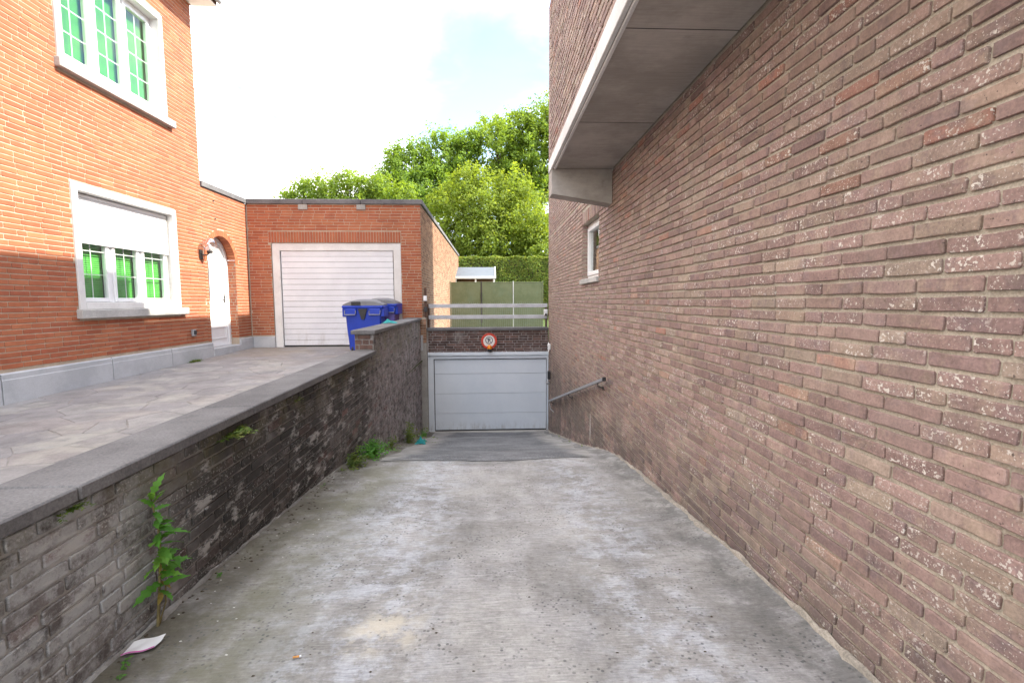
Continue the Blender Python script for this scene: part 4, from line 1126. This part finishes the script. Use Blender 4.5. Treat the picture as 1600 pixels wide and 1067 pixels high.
# ------------------------------------------------------------------ bins, rag, litter
def make_bin(loc, rz, body, label, W=.82, D=.56, H=1.05):
    b_ = thing('wheelie_bin', label, 'bin', loc, 'blue waste containers in front of the garage', rz)
    mb = MB(); prof = [(.06, .80), (.5, .90), (H - .14, .965), (H - .02, 1.0)]
    vs = []; c8 = [(-1, -.9), (-.94, -1), (.94, -1), (1, -.9), (1, .9), (.94, 1), (-.94, 1), (-1, .9)]
    for (z, s_) in prof: vs += [(x * W / 2 * s_, y * D / 2 * s_, z) for x, y in c8]
    fs = [tuple(reversed(range(8)))]
    for i in range(len(prof) - 1): fs += [(i * 8 + j, i * 8 + (j + 1) % 8, (i + 1) * 8 + (j + 1) % 8, (i + 1) * 8 + j) for j in range(8)]
    mb.add(vs, fs); mb.build('body', body, b_)
    mb = MB(); mb.box((-W / 2 - .045, -D / 2 - .04, H - .045), (W / 2 + .045, D / 2 + .04, H + .01), 0, .014)
    for s_ in (-1, 1): mb.box((s_ * W * .33 - .13, -D / 2 - .045, H - .20), (s_ * W * .33 + .13, -D / 2 + .02, H - .05), 0, .012)
    for sx in (-1, 1): mb.box((sx * W / 2 - .035 - .02 * (sx < 0), -D / 2 + .03, H - .24), (sx * W / 2 + .035 + .02 * (sx > 0), D / 2 - .03, H - .046), 0, .012)
    mb.build('rim', 'blue', b_)
    for s_ in (-1, 1):
        mb = MB(); x = s_ * W * .33
        mb.tube([(x - .12, -D / 2 - .045, H - .10), (x - .12, -D / 2 - .075, H - .19), (x + .12, -D / 2 - .075, H - .19), (x + .12, -D / 2 - .045, H - .10)], .011, 6); mb.build('grab_bar', 'zinc', b_)
    mb = MB(); mb.prism([(-.10, H - .06), (.10, H - .06), (.075, H - .15), (.03, H - .30), (-.03, H - .30), (-.075, H - .15)], -D / 2 - .042, 'y', .035); mb.build('lifting_socket', 'black', b_)
    mb = MB(); vs = []; fs = []; nx_ = 12; nyy = 6
    for i in range(nx_ + 1):
        for j in range(nyy + 1):
            x = -1 + 2 * i / nx_; y = -1 + 2 * j / nyy; z = H + .015 + .13 * (1 - abs(x) ** 3.2) * (1 - .35 * y * y) + .012
            vs.append((x * (W / 2 + .03), y * (D / 2 + .03), z))
    for i in range(nx_):
        for j in range(nyy): a = i * (nyy + 1) + j; fs.append((a, a + nyy + 1, a + nyy + 2, a + 1))
    o0 = len(vs); rim_ = [i * (nyy + 1) for i in range(nx_ + 1)]
    for e in (rim_, [i + nyy for i in rim_]):
        s0 = len(vs); vs += [(vs[i][0], vs[i][1], H + .012) for i in e]; fs += [(e[i], s0 + i, s0 + i + 1, e[i + 1]) for i in range(len(e) - 1)]
    mb.add(vs, fs); mb.build('lid', 'binlid', b_)
    mb = MB(); mb.box((-W * .30, -D / 2 - .045, H + .02), (-W * .05, -D / 2 - .005, H + .10), 0, .012); mb.build('lid_handle', 'black', b_)
    for sx in (-1, 1):
        for sy in (-1, 1):
            mb = MB(); mb.lathe((sx * W * .33, sy * D * .3, .08), [(0, -.022), (.07, -.022), (.08, -.012), (.08, .012), (.07, .022), (0, .022)], 16, 0, 'x'); mb.build('wheel', 'black', b_)
            mb = MB(); mb.box((sx * W * .33 - .032, sy * D * .3 - .05, .085), (sx * W * .33 + .032, sy * D * .3 + .05, .17), 0, .008); mb.build('caster_fork', 'black', b_)
    return b_
make_bin((-2.88, 11.22, zt(11.2)), R(1), 'blue', 'large blue bin with grey lid and black wheels in front of the white garage door')
make_bin((-2.66, 11.93, zt(11.9)), R(-3), 'lilac', 'second bin with faded purple body behind the large blue one', .76, .52, 1.07)
def rag(name, loc, sz, label, cat, mat, seed, hk=1.0):
    t = random.Random(seed); mb = MB(); n = 12; vs = []; fs = []
    for i in range(n + 1):
        for j in range(n + 1):
            x, y = -1 + 2 * i / n, -1 + 2 * j / n; r_ = math.hypot(x, y)
            z = max(0, (1 - r_ * .85)) * (.5 + .5 * math.sin(5 * x + seed) * math.cos(4 * y + seed * 2)) + .25 * t.random() * max(0, 1.1 - r_)
            k_ = 1 + .25 * math.sin(4 * math.atan2(y, x) + seed)
            vs.append((x * sz * k_ / max(1, r_ * .9), y * sz * k_ / max(1, r_ * .9), z * sz * hk + .004))
    for i in range(n):
        for j in range(n): a = i * (n + 1) + j; fs.append((a, a + n + 1, a + n + 2, a + 1))
    mb.add(vs, fs, 0, smooth=True); o = mb.build(name, mat); o.location = loc
    return tag(o, label, cat)
rag('rag', (lx(9.3) - .20, 9.3, 1.119), .13, 'crumpled teal rag on the coping beside the blue bins', 'rag', 'teal', 3, .7)
rag('plastic_bag', (-1.35, 9.0, zr(9.0) + .02), .10, 'small teal plastic scrap among the weeds at the foot of the wall', 'litter', 'teal', 5, 1.3)
# sheet of paper
pp = thing('paper_sheet', 'creased white paper with a pink edge lying beside the tall weed', 'litter', (-1.555, 2.085, zr(2.08) + .016), None, R(22))
mb = MB(); vs = []; nn = 8
for i in range(nn + 1):
    for j in range(nn + 1):
        x, y = -.060 + .12 * i / nn, -.040 + .08 * j / nn
        vs.append((x + y * .35, y, .006 + .004 * math.sin(i * .9) * math.cos(j * .7) + .004 * max(0, (j - 5) / 3)))
mb.add(vs, [(i * 9 + j, (i + 1) * 9 + j, (i + 1) * 9 + j + 1, i * 9 + j + 1) for i in range(8) for j in range(8)], 0, smooth=True); mb.build('sheet', 'paper', pp)
mb = MB(); mb.add([(vs[j * 9][0], vs[j * 9][1], vs[j * 9][2] + .0015) for j in range(9)] + [(vs[j * 9][0], vs[j * 9][1] + .008, vs[j * 9][2] + .0015) for j in range(9)], [(j, j + 1, 10 + j, 9 + j) for j in range(8)]); mb.build('printed_edge', 'pink', pp)
cg = thing('cigarette_butt', 'orange cigarette butt lying on the concrete ramp', 'litter', (-.853, 1.992, zr(1.99) + .008), None, R(12))
mb = MB(); mb.tube([(-.014, 0, 0), (.012, 0, 0)], .0045, 10); mb.build('filter', 'butt', cg)
mb = MB(); mb.tube([(.0122, 0, 0), (.020, .001, 0)], .0043, 10); mb.build('ash_end', 'paper', cg)
# scattered debris (uncountable)
def debris(name, n, mat, fx, sz, label):
    mb = MB()
    for _ in range(n):
        x, y = fx(); s_ = sz * random.uniform(.4, 1.3); a = random.uniform(0, 6.3); z = zr(y) + .012 * math.sin(x * 2.1 + y * .8) * .5 + .02 * max(0, (-x - 1.38) / .25) + .035 * max(0, (x - 1.28) / .25) ** 1.5
        q = [(math.cos(a + t) * s_ * random.uniform(.6, 1.2), math.sin(a + t) * s_ * random.uniform(.3, .8)) for t in (0, 1.5, 3.1, 4.6)]
        mb.add([(x + p[0], y + p[1], z + .001) for p in q] + [(x, y, z + s_ * .55)], [(0, 1, 4), (1, 2, 4), (2, 3, 4), (3, 0, 4)])
    tag(mb.build(name, mat), label, kind='stuff')
debris('leaf_litter', 420, 'litter', lambda: ((lambda y: (lx(y) + .02 + abs(random.gauss(0, .10)), y))(random.uniform(1.6, 12))), .012, 'brown dirt and dead leaf bits along the foot of the left wall')
debris('grit', 200, 'litter', lambda: (random.uniform(-1.4, 1.4), 1.5 + 8 * random.random() ** 1.6), .008, 'dark specks of grit and leaf bits on the ramp')
debris('crumbs', 90, 'crumbs', lambda: ((lambda y: (lx(y) + .05 + abs(random.gauss(0, .35)), y))(random.uniform(1.9, 9))), .008, 'pale crumbs of paper and mortar near the left wall')

# ------------------------------------------------------------------ plants at the wall
def leaf_mesh(L, W, lob=0, seed=0, mat='leaf_weed'):
    t = random.Random(seed); n = 9; mb = MB(); vs = []; fs = []
    for i in range(n + 1):
        u = i / n; w_ = W * math.sin(math.pi * min(1, u * .92 + .06)) ** .8 * (1 - .35 * u)
        if lob and i % 2 == 0 and 0 < i < n: w_ *= .55
        x = L * u; z = -.35 * L * u * u + .02 * L * t.uniform(-1, 1)
        vs += [(x + (.02 * L if i % 2 else 0), -w_, z + .12 * w_), (x, 0, z), (x + (.02 * L if i % 2 else 0), w_, z + .12 * w_)]
    for i in range(n): a = i * 3; fs += [(a, a + 3, a + 4, a + 1), (a + 1, a + 4, a + 5, a + 2)]
    mb.add(vs, fs, 0, smooth=False); me = mb.mesh('leaf'); me.materials.append(MATS[mat]); return me
def put_leaf(me, parent, p, az, pitch, sc=1.0, roll=0.0, t=None):
    o = bpy.data.objects.new('leaf', me); COL.objects.link(o); o.parent = parent; o.location = p
    o.rotation_euler = (Matrix.Rotation(az, 3, 'Z') @ Matrix.Rotation(-pitch, 3, 'Y') @ Matrix.Rotation(roll, 3, 'X')).to_euler(); o.scale = (sc,) * 3
    t = random.random() if t is None else t; o.color = (t, random.random(), 0, 1); return o
wy = 2.24
weed = thing('tall_weed', 'tall leafy thistle weed growing up against the stained left wall', 'plant', (lx(wy) + .035, wy, zr(wy) + .01))
lm = [leaf_mesh(.115, .029, 1, s_) for s_ in range(3)]; lmd = leaf_mesh(.07, .02, 0, 9, 'leaf_dry')
mb = MB(); sp = [(0, 0, 0), (.006, .01, .12), (.012, .02, .26), (.02, .022, .38), (.018, .018, .50), (.012, .0, .60), (.012, -.006, .66)]
mb.tube(sp, [.0075, .0065, .006, .0055, .005, .004, .0025], 7); mb.tube([(.004, .006, .01), (.02, .035, .10), (.022, .04, .2)], [.005, .004, .003], 6); mb.build('stem', 'stem', weed)
t = random.Random(4)
for i in range(34):
    h = .17 + .48 * (i / 33) ** .9; k_ = min(len(sp) - 2, max(0, sum(1 for s_ in sp if s_[2] < h) - 1)); a, b = Vector(sp[k_]), Vector(sp[k_ + 1]); p = a.lerp(b, (h - a.z) / (b.z - a.z))
    sc = (1.15 if h < .5 else .8) * t.uniform(.7, 1.2)
    az = (i * 2.4 + t.uniform(-.5, .5)) % 6.283
    if math.cos(az) < -.3: az = math.pi - az
    put_leaf(lm[i % 3], weed, p, az, t.uniform(-.15, .65) if h < .58 else t.uniform(.5, 1.2), sc, t.uniform(-.6, .6), t.uniform(.2, .95))
for i in range(4): put_leaf(lmd, weed, (.012, .02, .16 + .05 * i), t.uniform(-1.2, 1.2), -.5, .8, t.uniform(-1, 1))
def tuft(name, loc, size, n, mat, label, cat='plant', spread=1.0, up=.7, group=None, lean=0.0):
    """a small plant: thin stems round the root, little leaves all along them"""
    t = random.Random(int(abs(loc[1]) * 997)); per = 9; L0 = max(.016, min(.05, size * .26)); vs = [Vector((0, 0, 0))]; fs = []; tn = []
    for i in range(max(4, n // 6)):
        az = t.uniform(-1.9, 1.9) + lean; pit = t.uniform(.25, 1.4) * up; ln = size * t.uniform(.45, 1.05); g = t.random() * .5
        d = Vector((math.cos(az) * math.cos(pit), math.sin(az) * math.cos(pit), math.sin(pit)))
        b0 = Vector((abs(t.gauss(0, .10)) * size * spread * math.cos(lean), t.gauss(0, .36) * size * spread, 0)); last = 0
        for q in range(per):
            f = (q + 1) / per; p = b0 + d * ln * f + Vector((0, 0, -.30 * ln * f * f)); ip = len(vs); vs += [p, p + Vector((.0015, .0015, .001))]
            fs.append((last, ip, ip + 1)); tn.append((.1, 0, 0)); last = ip
            la = az + (1.1 if q % 2 else -1.1) + t.uniform(-.4, .4); lp = t.uniform(-.3, .8); L = L0 * t.uniform(.6, 1.2); W = L * t.uniform(.22, .34)
            e = Vector((math.cos(la) * math.cos(lp), math.sin(la) * math.cos(lp), math.sin(lp))); sd_ = Vector((-math.sin(la), math.cos(la), t.uniform(-.4, .4))) * W
            j = len(vs); vs += [p + e * L * .45 - sd_, p + e * L + Vector((0, 0, -.2 * L)), p + e * L * .45 + sd_]; fs += [(ip, j, j + 1), (ip, j + 1, j + 2)]; tn += [(min(1, g + t.random() * .5), 0, 0)] * 2
    mb = MB(); mb.v = [tuple(v) for v in vs]; mb.f = fs; mb.tint = tn; mb.mi = [0] * len(fs); mb.sm = [False] * len(fs)
    o = mb.build(name, mat, None, True); o.location = loc
    return tag(o, label, cat, group)
def wl_(y, z, o=.004): return (lx(y) + o, y, z)
tuft('weed_tuft', wl_(1.87, .735), .06, 110, 'leaf_fern', 'small yellow green moss tuft under the coping joint, nearest the camera')
tuft('weed_tuft', wl_(3.05, .70), .13, 200, 'leaf_fern', 'bright fern tuft hanging under the coping, above the dark stained bricks', up=.5)
tuft('weed_tuft', wl_(4.10, .70), .06, 40, 'leaf_fern', 'tiny fern tuft under the coping, far end of the low part', up=.4)
tuft('weed', (lx(1.93) + .06, 1.93, zr(1.93)), .075, 26, 'leaf_weed', 'small bright green seedling at the wall foot below the white paper')
tuft('weed', (lx(2.72) + .05, 2.72, zr(2.72)), .05, 22, 'leaf_weed', 'tiny green seedling at the wall foot beyond the tall weed')
tuft('weed', (lx(4.15) + .06, 4.15, zr(4.15)), .05, 24, 'leaf_weed', 'tiny weed at the wall foot, first after the long bare stretch')
tuft('weed', (lx(4.45) + .06, 4.45, zr(4.45)), .07, 26, 'leaf_weed', 'small upright weed in the wall foot joint, midway down the ramp', up=1.1)
tuft('weed_clump', (lx(5.35) + .07, 5.35, zr(5.35) + .01), 26e-2, 240, 'leaf_fern', 'brownish loose weed clump at the wall foot, before the green clump', up=1.1)
tuft('weed_clump', (lx(6.05) + .09, 6.05, zr(6.05) + .01), .36, 600, 'leaf_weed', 'bushy green weed clump at the foot of the left wall', up=.9, spread=1.2)
tuft('weed_clump', (lx(7.6) + .07, 7.6, zr(7.6) + .01), .26, 120, 'leaf_fern', 'yellowish weed clump halfway along the raised wall foot', up=1.2)
tuft('weed_clump', (lx(9.3) + .07, 9.35, zr(9.35) + .01), .60, 420, 'leaf_fern', 'tall feathery weed clump at the wall foot near the low garage door', up=1.2, spread=.6)
tuft('weed_clump', (lx(11.2) + .10, 11.2, zr(11.2) + .01), .26, 110, 'leaf_weed', 'weed clump in the corner beside the concrete post', up=1.0)
tuft('moss_patch', (XH + .07, 9.75, zt(9.75) + .004), .13, 260, 'leaf_fern', 'patch of yellow green moss at the plinth beside the front door step', 'moss', up=.5, spread=2.2)
tuft('weed_tuft', (-2.6, 3.35, zt(3.35)), .04, 20, 'leaf_fern', 'lone tiny weed between the paving stones of the forecourt', up=.6)
for i, (yy_, sz_) in enumerate(((8.6, .05), (9.9, .06), (7.4, .035))):
    tuft('weed', (XR - .06, yy_, zr(yy_) + .03), sz_, 20, 'leaf_fern', ('tiny weed at the foot of the right hand wall, middle of three', 'tiny weed at the foot of the right hand wall, nearest the low door', 'tiny weed at the foot of the right hand wall below the paint streak')[i], lean=math.pi)

# ------------------------------------------------------------------ back yard: screen fence, shed, hedge
fen = thing('screen_fence', 'olive green screen fence of three panels behind the railing', 'fence', (.25, 20.0, .40))
xs = [-1.67, -.39, .93, 2.155]
for i in range(3):
    mb = MB(); mb.box((xs[i] - .25 + .03, -.02, .03), (xs[i + 1] - .25 - .03, .02, 1.88), 0, .006); mb.build('fence_panel', 'fence', fen)
    mb = MB(); mb.box((xs[i] - .25 + .025, -.028, 1.882), (xs[i + 1] - .25 - .025, .028, 1.915), 0, .006); mb.build('top_rail', 'fence', fen)
for i, x in enumerate(xs):
    mb = MB(); mb.box((x - .25 - .02, -.035, 0), (x - .25 + .02, 0.035, 1.95), 0, .006); mb.build('post', ('fence', 'iron', 'railgrey', 'fence')[i], fen)
mb = MB(); mb.box((xs[1] - .25 - .03, -.06, 1.1), (xs[1] - .25 + .03, -.037, 1.5), 0, .006); mb.box((xs[1] - .33, -.055, .98), (xs[1] - .17, -.037, 1.03), 0, .006); mb.build('latch', 'iron', fen)
shed = thing('garden_shed', 'small shed with a grey sloping roof and white trim behind the fence', 'shed', (-.80, 24.6, .40))
mb = MB(); mb.box((-.92, -.2, 0), (.92, 1.2, 2.26)); mb.build('wall', plain('shed_boards', (.12, .075, .055), .85, .2, .2, 5), shed)
mb = MB(); mb.prism([(-.66, 2.27), (1.3, 2.87), (1.3, 2.93), (-.66, 2.33)], -.93, 'x', 1.92)
mb.build('roof', plain('shed_roof', (.10, .115, .14), .6, .4, .08, 3), shed)
mb = MB(); mb.box((-1.0, -.70, 2.235), (1.06, -.662, 2.345), 0, .006)
for x in (-1.0, .995): mb.prism([(-.66, 2.25), (1.3, 2.85), (1.3, 2.96), (-.66, 2.36)], x, 'x', .06)
mb.build('fascia', 'pvc', shed)
for x in (-.93, .05, .96):
    mb = MB(); mb.box((x - .04, -.62, 0), (x + .04, -.54, 2.23), 0, .008); mb.build('porch_post', 'pvc', shed)

def leaf_cloud(C_, D_, size, asp=.55, flat=.35):
    """C_: leaf centres, D_: preferred normals; returns verts, faces, tint arrays"""
    n = len(C_); nrm = D_ + RNG.normal(0, .75, (n, 3)); nrm /= np.linalg.norm(nrm, axis=1)[:, None] + 1e-9
    a = RNG.normal(0, 1, (n, 3)); a[:, 2] -= .5; a -= nrm * (a * nrm).sum(1)[:, None]; a /= np.linalg.norm(a, axis=1)[:, None] + 1e-9
    b = np.cross(nrm, a); s_ = size * RNG.uniform(.6, 1.25, n)[:, None]
    fold = nrm * s_ * .16
    v = np.stack([C_ - a * s_ * .5, C_ - b * s_ * asp * .5 + fold, C_ + a * s_ * .5, C_ + b * s_ * asp * .5 + fold], 1).reshape(-1, 3)
    i = np.arange(n)[:, None] * 4
    f = np.concatenate([np.concatenate([i, i + 1, i + 2], 1), np.concatenate([i, i + 2, i + 3], 1)], 1).reshape(-1, 3)
    t = np.repeat(RNG.random(n), 2)
    return v, f, t
def mesh_np(name, v, f, t, mat):
    me = bpy.data.meshes.new(name); me.vertices.add(len(v)); me.vertices.foreach_set('co', v.astype(np.float32).ravel())
    me.loops.add(f.size); me.loops.foreach_set('vertex_index', f.astype(np.int32).ravel())
    me.polygons.add(len(f)); me.polygons.foreach_set('loop_start', np.arange(0, f.size, 3, dtype=np.int32)); me.polygons.foreach_set('loop_total', np.full(len(f), 3, dtype=np.int32))
    at = me.attributes.new('tint', 'FLOAT_VECTOR', 'FACE'); tt = np.zeros((len(f), 3), np.float32); tt[:, 0] = t; at.data.foreach_set('vector', tt.ravel())
    me.update(calc_edges=True); me.validate(); me.materials.append(MATS[mat]); return me
hd = thing('hedge', 'tall clipped green hedge behind the shed and the fence', 'hedge', (1.2, 29.4, .40))
n = 46000
P_ = np.stack([RNG.uniform(-5.2, 4.6, n), RNG.uniform(-.5, .5, n) , RNG.uniform(0, 3.75, n)], 1)
fc = RNG.random(n)
P_[fc < .62, 1] = -.55 + np.abs(RNG.normal(0, .10, (fc < .62).sum())); tp = (fc >= .62) & (fc < .86); P_[tp, 2] = 3.78 - np.abs(RNG.normal(0, .07, tp.sum())) + .05 * np.sin(P_[tp, 0] * 5)
D_ = np.zeros((n, 3)); D_[:, 1] = -.8; D_[tp, 1] = 0; D_[:, 2] += .5; D_[tp, 2] = 1
P_[:, 1] += .06 * np.sin(P_[:, 0] * 3.1 + P_[:, 2] * 2.2)
v, f, t = leaf_cloud(P_, D_, .105, .6); o = link('foliage', mesh_np('foliage', v, f, t, 'leaf_hedge'), hd); o.color = (0, 0, 0, 1)
mb = MB(); mb.box((-5.1, -.3, 0), (4.5, .4, 3.55)); mb.build('branches', 'bark', hd)

# ------------------------------------------------------------------ trees
def unpx(x, y, Y):
    v = RX * ((x - 800) / 750) + RU * (-(y - 533.5) / 750) + RF; return Vector((0, 0, CAM_H)) + v * (Y / v.y)
def tree(name, label, Y, lobes, mat, trunk, nleaf, size, tw=.30):
    """lobes: crown masses given as (x,y,radius) sightings in the picture plus their own distance"""
    ls = [(unpx(a, b, Y + dy), r_ * (Y + dy) / 750) for a, b, r_, dy in lobes]
    base = Vector((trunk, Y + .5, .40)); t_ = thing(name, label, 'tree', base, 'trees behind the hedge')
    cen = sum((c for c, r_ in ls), Vector()) / len(ls); fork = Vector((base.x * .7 + cen.x * .3, base.y, .4 + (cen.z - .4) * .45))
    mb = MB(); mb.tube([(0, 0, -.1), (.05, .02, 1.0), tuple((fork - base) * .6 + Vector((.08, .0, .0))), tuple(fork - base)], [tw, tw * .85, tw * .7, tw * .55], 10); mb.build('trunk', 'bark', t_)
    rg_ = random.Random(int(abs(trunk) * 100)); cl = []; wt_ = []
    for c, r_ in ls:
        q = [fork - base, (fork - base) * .5 + (c - base) * .5 + Vector((rg_.uniform(-.3, .3), rg_.uniform(-.3, .3), .2)), c - base]
        mb = MB(); mb.tube([tuple(p) for p in q], [tw * .4, tw * .25, tw * .1], 7)
        for _ in range(7):
            d = Vector((rg_.gauss(0, 1), rg_.gauss(0, 1), rg_.gauss(.2, .8))).normalized() * r_ * rg_.uniform(.6, .95); s_ = q[1].lerp(q[2], rg_.uniform(.3, 1))
            mb.tube([tuple(s_), tuple(s_.lerp(c - base + d, .5) + Vector((0, 0, .15))), tuple(c - base + d)], [tw * .12, tw * .07, tw * .03], 5)
        mb.build('limb', 'bark', t_)
        cl.append((np.array(c - base), r_)); wt_.append(r_ * r_)
    wt_ = np.array(wt_) / sum(wt_); V = []; F = []; T = []; off = 0
    CC = []; DD = []; TT = []
    for (c, r_), wgt in zip(cl, wt_):
        per = 26; nc = max(8, int(nleaf * wgt / per))
        d = RNG.normal(0, 1, (nc, 3)); d /= np.linalg.norm(d, axis=1)[:, None]
        rad = r_ * (RNG.uniform(.35, 1.0, nc) ** .5) * (1 + .16 * np.sin(d[:, 0] * 5 + r_) * np.cos(d[:, 2] * 6) + RNG.normal(0, .06, nc))
        cc = c + d * rad[:, None] * np.array([1, .85, .92])
        tw_ = d + np.array([0, 0, .55]) + RNG.normal(0, .35, (nc, 3)); tw_ /= np.linalg.norm(tw_, axis=1)[:, None]
        ln = RNG.uniform(-.5, .6, (nc, per, 1)) * np.minimum(r_ * .5, RNG.uniform(.35, 1.0, (nc, 1, 1)))
        pts = cc[:, None, :] + tw_[:, None, :] * ln + RNG.normal(0, .14, (nc, per, 3))
        CC.append(pts.reshape(-1, 3)); DD.append(np.repeat(d + np.array([0, 0, .8]), per, 0)); TT.append(np.repeat(np.clip(RNG.normal(.45, .2, nc), 0, 1), per))
    CC = np.concatenate(CC); DD = np.concatenate(DD); TT = np.concatenate(TT)
    v, f, t = leaf_cloud(CC, DD * .8, size, .6); t = np.clip(t * .45 + np.repeat(TT, 2) * .6, 0, 1)
    o = link('crown', mesh_np('crown', v, f, t, mat), t_); o.color = (0, 0, 0, 1); return t_
tree('maple_tree', 'tallest tree, broad mid green crown rising against the right hand building', 40,
     [(835, 245, 62, 0), (775, 235, 45, -1), (880, 200, 60, 0), (845, 330, 62, -1), (775, 290, 45, 0), (930, 280, 70, 1), (720, 250, 32, -1), (815, 200, 32, 0), (770, 205, 24, 1), (838, 280, 40, 0), (810, 262, 40, 1), (842, 195, 30, 1)], 'leaf_mid', 3.2, 56000, .24, .38)
tree('plum_tree', 'bushy yellow green tree just behind the hedge', 32.5,
     [(760, 325, 52, 0), (705, 325, 40, .5), (820, 345, 45, 0), (760, 372, 42, -.5), (840, 385, 38, 0), (715, 372, 34, 0), (735, 285, 26, 0), (800, 295, 28, 0), (690, 395, 28, .5), (725, 405, 26, .5), (765, 408, 26, .5), (805, 408, 26, .5), (845, 412, 26, .5), (795, 378, 34, 1), (770, 350, 36, 2), (700, 380, 30, 1), (835, 365, 30, 2)], 'leaf_yel', .6, 60000, .18, .2)
tree('lime_tree', 'dark green leafy tree left of the tallest one, rising over the garage roof', 38,
     [(690, 245, 42, 0), (640, 262, 38, 0), (665, 300, 46, -1), (610, 290, 30, 0), (618, 250, 16, 0), (700, 300, 40, 1), (735, 222, 20, 0)], 'leaf_dark', -5.2, 30000, .22, .3)
tree('cherry_tree', 'low spreading tree whose crown shows just above the left part of the garage roof', 34,
     [(500, 302, 30, 0), (545, 300, 30, -1), (468, 306, 20, 0), (585, 300, 30, 0), (445, 310, 12, 0), (520, 335, 36, 0), (590, 335, 40, 0), (625, 320, 30, -1)], 'leaf_mid', -10.2, 24000, .19, .24)
